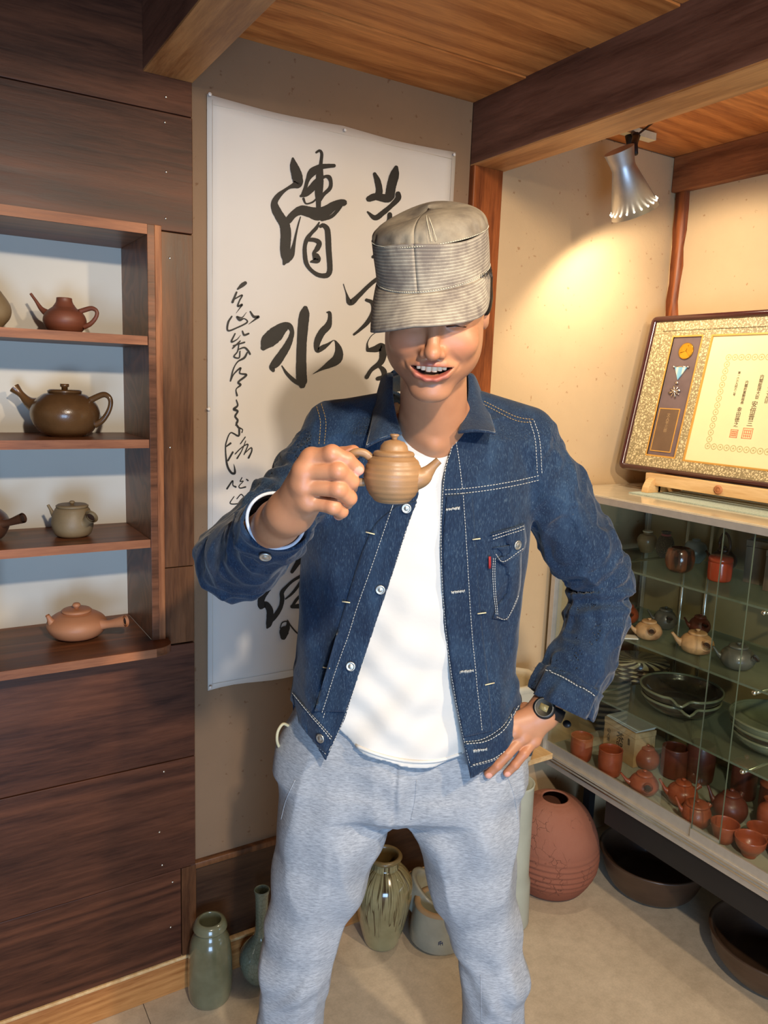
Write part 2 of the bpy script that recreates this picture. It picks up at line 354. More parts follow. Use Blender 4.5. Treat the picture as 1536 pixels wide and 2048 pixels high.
ink_char([[(585, 250, 30), (600, 350, 110), (640, 480, 145), (655, 590, 130), (600, 620, 80), (540, 645, 45), (470, 690, 45), (390, 760, 75), (335, 850, 90), (350, 940, 120), (410, 1050, 130), (470, 1150, 140), (490, 1280, 145), (485, 1400, 145), (480, 1520, 135), (490, 1620, 110), (465, 1690, 40)],
 [(500, 1640, 90), (560, 1570, 90), (595, 1450, 50), (625, 1300, 30), (660, 1150, 22), (690, 1050, 14)],
 [(905, 170, 30), (950, 145, 35), (980, 190, 42), (968, 320, 50), (955, 430, 90), (950, 560, 110), (940, 700, 110), (935, 850, 70), (935, 950, 70)],
 [(1150, 350, 50), (1060, 355, 60), (960, 370, 80), (850, 440, 110), (790, 540, 60), (760, 640, 50), (735, 720, 60), (700, 768, 30)],
 [(690, 765, 30), (760, 735, 80), (850, 650, 100), (920, 560, 80), (1020, 500, 40), (1080, 510, 60), (1105, 580, 50), (1090, 660, 55), (1010, 740, 50), (960, 820, 40)],
 [(730, 800, 35), (765, 868, 22), (850, 850, 25), (910, 800, 25)],
 [(520, 1100, 100), (600, 1010, 100), (700, 960, 130), (820, 985, 150), (930, 1010, 180), (1040, 970, 150), (1140, 900, 120), (1230, 860, 100), (1285, 855, 90)],
 [(980, 1080, 60), (1100, 1050, 50), (1180, 980, 50), (1240, 900, 50)],
 [(945, 1125, 20), (905, 1200, 50), (840, 1270, 50), (780, 1350, 60), (750, 1450, 55), (750, 1560, 60), (770, 1680, 60), (830, 1770, 50), (930, 1840, 60), (1040, 1850, 70), (1085, 1800, 75), (1090, 1700, 75), (1075, 1500, 80), (1065, 1300, 80), (1050, 1210, 75), (1000, 1165, 60), (960, 1180, 45)],
 [(780, 1360, 50), (880, 1365, 60), (945, 1405, 70), (920, 1480, 70), (875, 1540, 50), (900, 1590, 100), (915, 1640, 90), (830, 1662, 24)]], *C1)
ink_char([[(205, 735, 90), (270, 640, 220), (390, 530, 235), (500, 430, 170), (590, 400, 110), (640, 455, 70), (640, 540, 75), (580, 690, 110), (500, 820, 130), (410, 950, 140), (345, 1030, 100), (360, 1085, 50)],
 [(490, 1010, 16), (560, 1120, 45), (660, 1220, 60), (750, 1280, 60)],
 [(850, 125, 80), (840, 200, 150), (820, 350, 165), (800, 600, 150), (790, 850, 155), (790, 1100, 160), (800, 1250, 160), (805, 1310, 100)],
 [(1180, 190, 20), (1222, 200, 55), (1225, 300, 70), (1195, 400, 110), (1110, 490, 110), (1050, 600, 110), (1025, 700, 90), (1040, 775, 70), (1120, 730, 80), (1200, 680, 45), (1290, 620, 14), (1340, 690, 70), (1365, 800, 130), (1335, 910, 150), (1220, 990, 110), (1100, 1060, 45), (970, 1135, 8)]], 500, 600, 7.68)
C3 = (680, 310, 4.264)
ink_char([[(295, 160, 30), (320, 220, 52), (335, 300, 58), (320, 345, 60), (250, 380, 40)], [(245, 375, 50), (300, 355, 60), (400, 370, 70), (440, 350, 60)],
 [(480, 105, 35), (465, 170, 80), (440, 260, 80), (425, 350, 80)], [(495, 330, 45), (495, 370, 50), (440, 430, 40), (370, 490, 45), (300, 535, 45), (235, 485, 15)],
 [(425, 505, 40), (420, 560, 45), (380, 620, 40), (330, 680, 45), (345, 740, 30)], [(280, 870, 26), (320, 835, 26), (380, 800, 20)]], *C3)
ink_char([[(30, 1100, 6), (55, 1180, 12), (88, 1258, 50), (160, 1200, 40), (230, 1130, 35), (300, 1070, 35), (380, 1020, 30)], [(225, 1235, 26), (275, 1260, 35), (285, 1330, 40), (240, 1420, 38), (170, 1490, 26), (120, 1530, 20)]], *C3)
ink_char([[(330, 1500, 5), (270, 1540, 7), (235, 1600, 10), (235, 1655, 26)], [(235, 1665, 26), (300, 1655, 55), (360, 1640, 70), (365, 1720, 60), (340, 1775, 50), (270, 1830, 34), (228, 1895, 36)], [(250, 1860, 16), (315, 1800, 18), (370, 1835, 45), (375, 1890, 45), (320, 1908, 34)]], *C3)
C4 = (430, 550, 6.827)
ink_char([[(415, 108, 50), (370, 140, 55), (310, 192, 22)], [(295, 235, 26), (240, 370, 34)], [(255, 335, 16), (370, 275, 22), (335, 350, 20), (312, 425, 24), (370, 405, 28), (340, 450, 16), (290, 520, 4)]], *C4)
ink_char([[(230, 565, 22), (180, 650, 28), (178, 758, 24), (300, 720, 20), (440, 645, 22), (400, 595, 15), (340, 612, 36), (300, 568, 22), (370, 580, 14), (430, 510, 6)], [(482, 500, 22), (530, 568, 34), (595, 570, 34), (550, 605, 24), (460, 672, 6)]], *C4)
ink_char([[(375, 765, 18), (400, 818, 28), (460, 800, 26)], [(275, 800, 20), (225, 910, 24), (300, 880, 14), (350, 820, 5)], [(345, 900, 18), (242, 1000, 20)], [(250, 965, 16), (405, 918, 22)],
 [(330, 925, 16), (310, 1040, 18), (260, 1112, 20), (330, 1130, 18), (342, 1040, 18)], [(310, 1020, 14), (400, 990, 22), (450, 1030, 26), (480, 1080, 26)], [(440, 1060, 22), (400, 1130, 30), (310, 1185, 18), (250, 1290, 18), (213, 1445, 22)]], *C4)
ink_char([[(215, 1440, 18), (260, 1350, 18), (350, 1268, 24), (340, 1340, 18), (430, 1365, 28), (320, 1460, 26), (350, 1500, 28), (290, 1560, 14), (302, 1645, 26)], [(292, 1705, 14), (310, 1780, 24), (260, 1830, 34), (310, 1860, 28), (280, 1930, 18), (310, 1990, 26), (285, 2050, 18)]], *C4)
C5 = (430, 820, 8.9)
ink_char([[(335, 0, 26), (405, 22, 30), (360, 110, 34), (405, 180, 34), (380, 240, 28), (420, 310, 36), (490, 345, 16), (480, 400, 22)], [(432, 330, 34), (420, 460, 32), (280, 405, 22), (205, 560, 25), (188, 700, 24), (215, 970, 36), (285, 1110, 38), (350, 1125, 42), (352, 1050, 28), (335, 960, 4)], [(278, 592, 38), (200, 650, 22)], [(318, 750, 34), (232, 900, 32)]], *C5)
ink_char([[(540, 480, 20), (455, 600, 20)], [(362, 780, 22), (450, 690, 20), (530, 630, 20), (588, 620, 22), (520, 790, 20)], [(530, 770, 16), (640, 672, 20), (655, 730, 24), (600, 850, 34)], [(548, 550, 14), (480, 720, 18), (395, 860, 28)]], *C5)
ink_char([[(215, 1400, 32), (312, 1262, 26), (320, 1340, 20), (372, 1370, 32)], [(480, 1205, 18), (450, 1270, 20), (505, 1268, 14), (430, 1350, 18), (450, 1390, 20), (545, 1370, 26)], [(562, 1235, 22), (590, 1255, 24)]], *C5)
ink_char([[(340, 1540, 16), (270, 1660, 20), (400, 1668, 20), (478, 1620, 22)], [(390, 1580, 18), (468, 1502, 18), (535, 1580, 18)], [(540, 1590, 16), (350, 1820, 20), (430, 1750, 18), (500, 1790, 18)]], *C5)
C6 = (500, 1080, 9.307)
ink_char([[(490, 490, 30), (480, 650, 125), (400, 800, 150), (290, 950, 135), (215, 1090, 130), (200, 1220, 120)], [(200, 1250, 90), (290, 1200, 110), (365, 1300, 125), (370, 1450, 130), (350, 1570, 110), (320, 1635, 40)],
 [(370, 1520, 90), (480, 1400, 90), (570, 1250, 80), (600, 1100, 85), (595, 980, 80), (680, 870, 55), (800, 760, 50), (950, 670, 60), (1060, 620, 70)], [(1000, 680, 50), (900, 850, 55), (780, 1000, 45), (660, 1100, 25)],
 [(1040, 85, 16), (1030, 200, 90), (950, 330, 115), (860, 470, 90), (780, 595, 65)], [(1080, 250, 60), (1250, 200, 60)], [(780, 1250, 50), (860, 1120, 55), (960, 1020, 50), (1100, 950, 50)], [(780, 1240, 70), (950, 1230, 90), (1150, 1220, 90)],
 [(620, 1810, 110), (640, 1700, 180), (700, 1620, 90), (690, 1520, 30), (600, 1540, 22), (560, 1640, 18)], [(700, 1500, 26), (760, 1600, 28), (900, 1750, 28), (1050, 1810, 28)]], *C6)
seal = plain('seal_red', S(190, 84, 66), .7)
ink_char([[(460, 1175, 1.5), (460, 1194, 1.5)], [(460, 1194, 2), (480, 1194, 2)], [(480, 1175, 1.5), (480, 1194, 1.5)], [(464, 1190, 1.5), (477, 1187, 1.5)], [(466, 1180, 1.5), (472, 1192, 1.5)]], 0, 0, 1, 'seal_stamp', seal, 3)
pinm = plain('pin_clear', (.75, .7, .65), .1, 0, .05, coat=1)
for (a, b) in [(418, 190), (688, 261), (906, 310), (416, 818), (419, 1373), (905, 1345)]:
    p = at(a, b, 1, WY-.004)
    t_ = G().lathe([(.0, -.008), (.0035, -.008), (.0028, -.004), (.0022, .002), (.0042, .004), (.0042, .006), (0, .0065)], 12)
    o = t_.out('push_pin', pinm); o.location = (p[0], WY-.006, p[2]); o.rotation_euler = (math.pi/2, 0, 0)
    lab = {418: 'clear push pin at the top left corner of the calligraphy scroll', 688: 'clear push pin in the middle of the scroll top edge', 906: 'clear push pin at the top right corner of the calligraphy scroll', 416: 'clear push pin halfway down the left edge of the scroll', 419: 'clear push pin at the bottom left corner of the calligraphy scroll', 905: 'clear push pin at the bottom right corner of the calligraphy scroll, behind the man'}[a]
    tag(o, lab, 'pin', 'clear pins holding the scroll')
# ------------------------------------------------------------------ pottery
def clay(name, c, rough=.55, var=.18, rings=True, coat=0, c2=None, bump=.25):
    t = NT(name); v = t.coord(); n = t.noise(v, 14, 4); r_ = t.noise(t.coord((3, 3, 130)), 1.0, 2)
    a = tuple(x*(1-var) for x in c); b = tuple(min(1, x*(1+var)) for x in c)
    col = t.ramp(n, [(.3, a), (.7, b)] if c2 is None else [(.3, a), (.52, b), (.68, c2)])
    if rings: col = t.mix(.5, col, t.ramp(r_, [(.3, (.72, .72, .72)), (.7, (1.15, 1.15, 1.15))]), 'MULTIPLY')
    f = t.noise(v, 500, 2)
    t.set(Base_Color=col, Roughness=rough, Coat_Weight=coat, Normal=t.bump(t.math('ADD', r_, t.math('MULTIPLY', f, .35)) if rings else f, bump, .001)); t.b.inputs['Coat Roughness'].default_value = .08
    return t.m
K = dict(
    brownred=clay('clay_brown_red', S(118, 66, 46), .5), bronze=clay('clay_bronze', S(98, 68, 40), .24, .25, False, .25), olive=clay('clay_olive', S(140, 118, 86), .5, .2, False),
    tan=clay('clay_tan', S(196, 132, 92), .5, .06, False), held=clay('clay_warm_brown', S(150, 114, 78), .45, .14, True, 0, None, .3), red=clay('clay_red', S(158, 76, 46), .34, .12, True, .15), redd=clay('clay_deep_red', S(110, 52, 36), .4, .15, True, .1),
    ash=clay('clay_ash_tan', S(184, 142, 98), .5, .2, False, 0, S(140, 96, 64)), slate=clay('clay_slate', S(84, 82, 72), .35, .3, False, .3), brown=clay('clay_dark_brown', S(84, 54, 38), .35, .2, True, .3),
    terracotta=None, celadon=None)
def wallpro(o, th=.004, inner_bottom=None):  # outer profile [(r,z)..] to a hollow vessel profile
    o = [tuple(p) for p in o]; ib = o[0][1]+th*1.5 if inner_bottom is None else inner_bottom
    inn = [(max(r-th, .0005), z) for r, z in o[::-1] if z > ib+.001]
    return [(0, o[0][1])]+o+[(o[-1][0]-th*.5, o[-1][1]+th*.35)]+inn+[(max(inn[-1][0]*.6, .0004), ib), (0, ib)]
def prof(pts, k=6): return [(max(0, a), b) for a, b in crom(pts, k)]
BODY = {'kyusu': [(.52, 0), (.78, .12), (.98, .40), (.96, .62), (.80, .85), (.62, .97), (.55, 1.0)],
        'squat': [(.50, 0), (.80, .14), (1.0, .48), (.92, .75), (.66, .95), (.5, 1.0)],
        'round': [(.48, 0), (.80, .12), (1.0, .45), (.90, .75), (.62, .95), (.52, 1.0)],
        'tall': [(.62, 0), (.86, .10), (1.0, .40), (.97, .70), (.85, .92), (.78, 1.0)]}
def teapot(name, label, loc, R, H, mat, body='kyusu', rz=0, sp=180, spl=.6, spr=.22, spz=.55, sprise=.45, handle='side', ha=0, hl=.75, hr=.17, lid=True, knob='ball', group=None, rim=.55, tilt=(0, 0), dome=.13, flare=.55):
    e = empty(name, loc, rz, label, 'teapot', group, rot=(tilt[0], tilt[1], rz))
    pr = prof([(r*R, z*H) for r, z in BODY[body]]); rr = pr[-1][0]
    G().lathe(wallpro(pr, .003)).out('body', mat, e)
    def rad(z):
        zz = [p[1] for p in pr]; return float(np.interp(z, zz, [p[0] for p in pr]))
    a = math.radians(sp); d = np.array([math.cos(a), math.sin(a), 0]); z0 = spz*H; r0 = rad(z0)*.86
    ps = [d*r0+[0, 0, z0], d*(r0+spl*R*.45)+[0, 0, z0+sprise*H*.25], d*(r0+spl*R*.8)+[0, 0, z0+sprise*H*.65], d*(r0+spl*R*1.12)+[0, 0, z0+sprise*H]]
    rs = [spr*R*1.75, spr*R, spr*R*.62, spr*R*flare]
    c = crom([list(p)+[r] for p, r in zip(ps, rs)], 6)
    g = G().tube(c[:, :3], c[:, 3], 14, cap=False); back = c[::-1][:8]
    g.tube(back[:, :3], back[:, 3]*.72, 14, cap=False); g.out('spout', mat, e)
    a = math.radians(ha); d = np.array([math.cos(a), math.sin(a), 0])
    if handle == 'side':
        zz = .58*H; r0 = rad(zz)*.9
        c = crom([list(d*r0+[0, 0, zz])+[hr*R*1.15], list(d*(r0+hl*R*.35)+[0, 0, zz+.05*H])+[hr*R*.85], list(d*(r0+hl*R)+[0, 0, zz+.22*H])+[hr*R*1.25]], 6)
        g = G().tube(c[:, :3], c[:, 3], 16, cap=False); b_ = c[::-1][:8]; g.tube(b_[:, :3], b_[:, 3]*.72, 16, cap=False)
        ho = g.out('handle', mat, e)
        tdir = c[-1, :3]-c[-4, :3]; tdir /= np.linalg.norm(tdir); hd = G().lathe([(c[-1, 3]*.70, 0), (0, 0)], 16, cap=0).out('handle_shade_disc', HANDLE_SHADE, ho); hd.location = tuple(c[-1, :3]-tdir*c[-1, 3]*.35); hd.rotation_euler = Vector(tdir).to_track_quat('Z', 'Y').to_euler()  # dark disc added inside the open handle end to stand for its shade
    elif handle == 'loop':
        p0 = d*rad(.86*H)*.96+[0, 0, .86*H]; p1 = d*rad(.28*H)*.98+[0, 0, .28*H]; w_ = hl*R
        pts = [p0*(1-k/8)+p1*(k/8)+d*w_*1.25*math.sin(math.pi*(k/8)**.8)**.8+np.array([0, 0, .42*H*(1-k/8)*math.sin(math.pi*k/8)**.6]) for k in range(8)]+[p1]
        c = crom(pts, 7); G().tube(c, [hr*R*(1.15-.3*math.sin(math.pi*i/(len(c)-1))) for i in range(len(c))], 12).out('handle', mat, e)
    elif handle == 'over':
        pts = [d*rr*1.05+[0, 0, .92*H], d*R*.95+[0, 0, 1.35*H], d*R*.6+[0, 0, 1.85*H], [0, 0, 2.05*H], -d*R*.6+[0, 0, 1.85*H], -d*R*.95+[0, 0, 1.35*H], -d*rr*1.05+[0, 0, .92*H]]
        G().tube(crom(pts, 6), hr*R, 10).out('handle', mat, e)
    if lid:
        lr = rr*.98; lz = H+.002
        lo = G().lathe([(0, lz-.004), (lr*.82, lz-.004), (lr, lz), (lr*1.02, lz+.003), (lr*.9, lz+.006), (lr*.5, lz+.004+.77*dome*H-.003*(dome > .1)), (lr*.15, lz+.004*(dome < .1)+dome*H), (0, lz+.004*(dome < .1)+dome*H)]).out('lid', mat, e)
        kz = lz+dome*H-.001+.004*(dome < .1)
        if knob == 'ball': G().lathe(prof([(.06*R, kz), (.07*R, kz+.03*R), (.14*R, kz+.12*R), (.10*R, kz+.2*R), (0.001, kz+.22*R)], 4)+[(0, kz+.22*R)], 16).out('knob', mat, lo)
        else: G().lathe([(.09*R, kz-.002), (.09*R, kz+.10*R), (.13*R, kz+.12*R), (.13*R, kz+.2*R), (0, kz+.2*R)], 16).out('knob', mat, lo)
    return e
HANDLE_SHADE = plain('hollow_shade', S(44, 26, 18), .9)  # shade of the handle hollows, put into a dark disc colour
RZ = -YAW
SX, SY = .313, 1.90
teapot('teapot', 'brown-red lidless teapot with curved spout and ring handle on the top wooden shelf', (.313, SY, 1.687), .046, .058, K['brownred'], 'round', RZ, 180, .75, .12, .72, .75, 'loop', 0, .62, .11, lid=False, rim=.3)
e = teapot('teapot', 'large bronze-brown glazed teapot with flat lid on the second wooden shelf', (.308, SY, 1.456), .075, .098, K['bronze'], 'squat', RZ, 180, .62, .17, .66, .42, 'loop', 0, .46, .085, True, 'flat', dome=.01, flare=1.0)
teapot('teapot', 'small olive side-handled teapot on the third wooden shelf', (.314, 1.885, 1.223), .046, .068, K['olive'], 'tall', RZ, 172, .42, .13, .62, .42, 'side', -28, .50, .28, True, 'ball', dome=.02)
teapot('teapot', 'flattened tan side-handled teapot on the lowest wooden shelf', (.316, 1.880, .978), .068, .062, K['tan'], 'squat', RZ, 222, .16, .13, .72, .34, 'side', -8, .92, .17, True, 'ball', dome=.05)
vv = empty('vase', (.158, SY, 1.687), 0, 'rounded tan vase cut off by the left photo edge on the top shelf', 'vase')
G().lathe(wallpro(prof([(.025, 0), (.048, .03), (.05, .06), (.03, .095), (.018, .11)]), .003)).out('body', K['olive'], vv)
vv.scale = (.9, .9, .85)
teapot('teapot', 'dark brown teapot at the left photo edge of the third shelf, only its handle showing', (.125, SY, 1.223), .058, .075, K['brown'], 'squat', RZ, 180, .5, .15, .6, .5, 'side', -12, .95, .16)
bpy.data.objects['teapot.004'].children and None
# neck of the lidless teapot
tp = [o for o in bpy.data.objects if o.name == 'teapot'][0]
G().lathe(wallpro(prof([(.030, .052), (.022, .062), (.0175, .070), (.0165, .078)], 5), .002, .053), 32).out('neck', K['brownred'], tp)
# ------------------------------------------------------------------ hanging spot lamp
steel = plain('lamp_steel', (.58, .58, .60), .45, 1, .08, 30)
bulb = NT('lamp_glow'); bulb.set(Base_Color=(1, .9, .7)); bulb.b.inputs['Emission Color'].default_value = (1, .86, .62, 1); bulb.b.inputs['Emission Strength'].default_value = 5
La = CAM+ray(1238, 300)*2.06; Lb = CAM+ray(1270, 424)*2.135
la = empty('spot_lamp', tuple(La), 0, 'brushed steel conical spotlight hanging from the ceiling above the display cabinet', 'lamp')
ax = (Lb-La); L_ = np.linalg.norm(ax); ax /= L_
q = Vector(ax).to_track_quat('Z', 'Y')
def lampmesh(g, name, mat, par=la, **k):
    g.v = [tuple(q @ Vector(p)) for p in g.v]; return g.out(name, mat, par, **k)
lampmesh(G().lathe([(.040, 0), (.0325, .036), (.0312, .048), (.066, L_), (.0645, L_), (.0298, .048), (.031, .036), (.0388, 0), (.040, 0)], 48), 'shade', steel)
lampmesh(G().lathe([(0, .06), (.02, .06), (.034, L_-.035), (.036, L_-.03), (0, L_-.025)], 24), 'bulb', bulb.m)
gd = G()
for k in range(20):
    a = 2*math.pi*k/20; r_ = .0633; gd.ball((r_*math.cos(a), r_*math.sin(a), L_-.015), .0032, 8, (.8, .8, 1.0))
lampmesh(gd, 'light_holes', bulb.m)
rel = lambda p: np.array(p)-La
Pm = at(1266, 266, 2, CZ-.012); nk_ = La+ax*.012+(Pm-La)/np.linalg.norm(Pm-La)*0; j1 = CAM+ray(1272, 272)*2.12; j2 = CAM+ray(1268, 290)*2.09
g = G(); g.tube([rel(Pm), rel(j1)], .007, 8); g.tube([rel(j1), rel(j2), rel(CAM+ray(1272, 308)*2.075)], [.009, .010, .006], 8); g.ball(rel(j1), .011, 10); g.ball(rel(j2), .010, 10)
g.tube([rel(CAM+ray(1270, 300)*2.08), rel(La+ax*.02+_R*.028)], .005, 8); g.out('swivel_arm', M['dark_metal'], la)
g = G(); g.tube(crom([rel(j1), rel(CAM+ray(1292, 256)*2.14), rel(CAM+ray(1312, 240)*2.2), rel(at(1330, 226, 2, CZ-.002))], 5), .003, 6); g.out('power_cord', M['black'], la)
g = G(); g.box(-.085, .085, -.014, .014, -.008, .012); g.v = [tuple(np.array(v)+rel(Pm)) for v in g.v]; g.out('mounting_bar', plain('bar_ivory', S(206, 194, 160), .5), la, smooth=False)
g = G().lathe([(0, -.045), (.014, -.04), (.022, -.008), (0, -.008)], 20); g.v = [tuple(np.array(v)+rel(Pm)) for v in g.v]; g.out('bracket', M['dark_metal'], la)
lamp('SPOT', 'spot_lamp_light', tuple(Lb-ax*.01), tuple(Lb+ax*1.0), 15, (1, .85, .64), .03, spot=156, blend=.35)
# ------------------------------------------------------------------ display cabinet
CX0, CX1, CY0, CY1 = 1.75, 2.19, .34, 1.775
cab = empty('display_cabinet', (CX0, CY1, 0), 0, 'glass-fronted aluminium display cabinet full of pottery along the right wall', 'cabinet')
def cb(name, x0, x1, y0, y1, z0, z1, m, **k): return G().box(x0-CX0, x1-CX0, y0-CY1, y1-CY1, z0, z1).out(name, M[m] if isinstance(m, str) else m, cab, smooth=False, **k)
back_m = plain('cabinet_back', S(150, 130, 90), .6, 0, .08, 6)
topm = plain('cabinet_top', S(206, 192, 164), .16, 0, .1, 18, coat=.3)
cb('top_panel', CX0+.004, CX1, CY0, CY1+.02, 1.279, 1.2955, topm, bevel=.001)
cb('top_rail', CX0-.002, CX0+.018, CY0, CY1+.01, 1.272, 1.2925, 'alu', bevel=.001)
cb('top_rail', CX0+.018, CX1, CY1-.012, CY1+.004, 1.262, 1.279, 'alu', bevel=.001)
cb('bottom_rail', CX0-.004, CX0+.022, CY0, CY1, .375, .414, 'alu', bevel=.0015)
cb('door_track', CX0-.008, CX0-.004, CY0, CY1-.006, .395, .399, 'alu_bright')
cb('door_track', CX0-.007, CX0-.004, CY0, CY1-.006, .405, .408, 'alu_bright')
cb('corner_post', CX0-.003, CX0+.018, CY1-.018, CY1, .414, 1.272, 'alu', bevel=.001)
cb('corner_post', CX1-.014, CX1, CY1-.014, CY1, .39, 1.272, 'alu', bevel=.001)
cb('end_glass', CX0+.018, CX1-.014, CY1-.009, CY1-.005, .414, 1.272, 'glass')
cb('back_board', CX1+.002, CX1+.008, CY0, CY1, .38, 1.275, back_m)
cb('cabinet_floor', CX0+.022, CX1, CY0, CY1-.004, .40, .418, plain('cabinet_floor', S(164, 164, 146), .5, 0, .1, 10))
cb('front_skirt', CX0+.010, CX0+.022, CY0, 1.485, .292, .375, 'black')
cb('base_box', CX0+.14, CX1, CY0, CY1-.004, .318, .375, 'black')
for y in (CY1-.055, CY0+.5):
    for x in (CX0+.20, CX1-.05): cb('leg', x-.014, x+.014, y-.014, y+.014, 0, .318, 'black')
cb('sliding_door', CX0+.012, CX0+.015, 1.105, CY1-.004, .405, 1.275, 'glass')
cb('sliding_door', CX0+.005, CX0+.008, CY0, 1.185, .405, 1.275, 'glass')
cb('door_edge', CX0+.0115, CX0+.0155, 1.1042, 1.1052, .415, 1.272, 'glass_edge')
cb('door_edge', CX0+.0045, CX0+.0085, 1.185, 1.186, .415, 1.272, 'glass_edge')
cb('lower_door_frame', CX0+.0105, CX0+.0165, 1.105, CY1-.006, .410, .446, 'alu')
cb('lower_door_frame', CX0+.0035, CX0+.0095, CY0, 1.187, .410, .438, 'alu')
SHZ = {1: 1.073, 2: .858, 3: .640}; SX0 = {1: 1.835, 2: 1.835, 3: 1.825}
for i in (1, 2, 3):
    s_ = cb('glass_shelf', SX0[i], CX1-.015, CY0, CY1-.012, SHZ[i]-.006, SHZ[i], 'glass_shelf')
    G().box(SX0[i]-CX0-.001, SX0[i]-CX0, CY0-CY1, -.012, SHZ[i]-.006, SHZ[i]).out('shelf_edge', M['glass_edge'], s_, smooth=False)
    for y in (1.10, 1.66):
        g = G(); g.tube([(SX0[i]-CX0-.002, y-CY1, SHZ[i]-.014), (CX1-CX0-.01, y-CY1, SHZ[i]-.013)], .0045, 8); g.ball((SX0[i]-CX0-.003, y-CY1, SHZ[i]-.012), .0075, 10); g.out('shelf_bracket', M['alu_bright'], cab)
for y in (1.60, 1.51):
    g = G(); g.tube([(CX1-CX0-.012, y-CY1, .42), (CX1-CX0-.012, y-CY1, 1.27)], .006, 8); g.out('upright', M['alu_bright'], cab)
ZB = .4185; Z1, Z2, Z3 = [SHZ[i]+.0005 for i in (1, 2, 3)]
def vessel(name, label, cat, loc, pts, mat, th=.003, group=None, n=40, k=6, part='body', rz=0, extra=None, ib=None):
    e = empty(name, loc, rz, label, cat, group); G().lathe(wallpro(prof(pts, k), th, ib), n).out(part, mat, e)
    if extra: extra(e)
    return e
glz_blue = clay('glaze_blue_grey', S(128, 140, 140), .2, .2, False, .6); glz_dark = clay('glaze_dark', S(52, 44, 34), .18, .3, False, .8); glz_tan = clay('glaze_tan', S(150, 122, 84), .3, .2, False, .4)
cream = clay('glaze_cream', S(206, 190, 156), .25, .08, False, .5); lacq = plain('lacquer_red', S(190, 70, 38), .2, 0, .08, 5, coat=.6)
grn = clay('glaze_green', S(108, 112, 88), .2, .2, False, .7)
# top glass shelf
def rimw(e, r=.0215, z=.0925): G().lathe([(r, z), (r+.002, z+.002), (r, z+.005), (r-.004, z+.005), (r-.003, z)], 32, cap=0).out('rim', cream, e)
vessel('vase', 'small brown-glazed vase with white rim, first on the top glass shelf', 'vase', stand(1292, 1106, Z1, .018), [(.018, 0), (.029, .022), (.0325, .043), (.025, .058), (.014, .063), (.016, .069)], glz_tan, extra=lambda e: rimw(e, .0155, .0685))
t = NT('bag_cloth'); v = t.coord((60, 60, 60)); vo = t.new('ShaderNodeTexVoronoi'); vo.feature = 'DISTANCE_TO_EDGE'; t.link(v, vo.inputs['Vector'])
t.set(Base_Color=t.ramp(vo.outputs['Distance'], [(.06, S(120, 112, 92)), (.12, S(46, 46, 54))]), Roughness=.9)
e = vessel('cloth_bag', 'dark patterned drawstring pouch beside the white-rimmed vase', 'pouch', stand(1328, 1116, Z1, .017), [(.017, 0), (.026, .015), (.029, .038), (.022, .064), (.010, .074), (.017, .085)], t.m)
G().tube([(.012*math.cos(a), .012*math.sin(a), .074) for a in np.linspace(0, 6.283, 20)], .004, 8).out('drawstring', plain('cord_pink', S(170, 96, 100), .7), e)
vessel('vase', 'blue-grey round glazed vase behind the dark brown tea caddy', 'vase', stand(1388, 1127, Z1, .020), [(.020, 0), (.034, .022), (.037, .042), (.028, .064), (.013, .070), (.014, .075)], glz_blue)
t = NT('tea_glaze'); v = t.coord(); n_ = t.noise(t.coord((30, 30, 3)), 1, 3); t.set(Base_Color=t.ramp(n_, [(.4, S(48, 32, 24)), (.6, S(136, 74, 42))]), Roughness=.18, Coat_Weight=.6)
vessel('tea_caddy', 'glossy dark brown barrel tea caddy near the front of the top glass shelf', 'tea caddy', stand(1357, 1146, Z1, .026), [(.026, 0), (.038, .012), (.043, .04), (.038, .066), (.029, .072)], t.m)
e = empty('tea_caddy', stand(1437, 1165, Z1, .028), 0, 'bright red lacquered cylindrical tea caddy on the top glass shelf', 'tea caddy')
G().lathe(prof([(.028, 0), (.033, .008), (.034, .046), (.034, .056)], 5)+[(0, .056)], 40).out('body', lacq, e); G().lathe([(.0343, .0565), (.0343, .066), (.031, .072), (.02, .0745), (0, .075)], 40).out('lid', lacq, e)
teapot('teapot', 'dark kettle-shaped teapot with tall overhead handle at the back of the top shelf', (2.13, 1.43, Z1), .040, .055, K['brown'], 'round', RZ, 180, .5, .16, .6, .4, 'over', 90, .7, .10)
def woodbox(name, label, loc, sx, sy, sz, mat, rz=0, lidh=.018, cat='box', cord=False):
    e = empty(name, loc, rz, label, cat); G().box(-sx/2, sx/2, -sy/2, sy/2, 0, sz-lidh-.001).out('box_body', mat, e, smooth=False, bevel=.0012)
    G().box(-sx/2-.001, sx/2+.001, -sy/2-.001, sy/2+.001, sz-lidh, sz).out('box_lid', mat, e, smooth=False, bevel=.0012)
    if cord:
        g = G()
        for s in (-1, 1): g.box(s*sx*.08-.004, s*sx*.08+.004, -sy/2-.0025, sy/2+.0025, -.0 if 0 else .0005, sz+.002)
        g.out('tie_ribbon', plain('ribbon_grey', S(110, 102, 96), .8), e, smooth=False)
    return e
greyw = wood('box_grey_wood', S(100, 84, 66), S(132, 112, 88), 2, 1.5, .6, .1); palew = wood('box_pale_wood', S(186, 150, 104), S(206, 172, 124), 1, 1.2, .6, .1); orw = wood('box_orange_wood', S(128, 74, 30), S(156, 94, 42), 2, 1.5, .5, .1)
woodbox('wooden_box', 'grey-brown wooden box with ribbon behind the sliding door edge, top glass shelf', (2.075, 1.265, Z1), .07, .075, .125, greyw, .1, cord=True)
woodbox('wooden_box', 'grey-brown wooden box standing nearest the orange box on the top glass shelf', (2.035, 1.185, Z1), .07, .06, .115, greyw, .05)
woodbox('wooden_box', 'orange-brown wooden box at the right photo edge on the top glass shelf', (2.0, 1.10, Z1), .08, .07, .095, orw, .0)
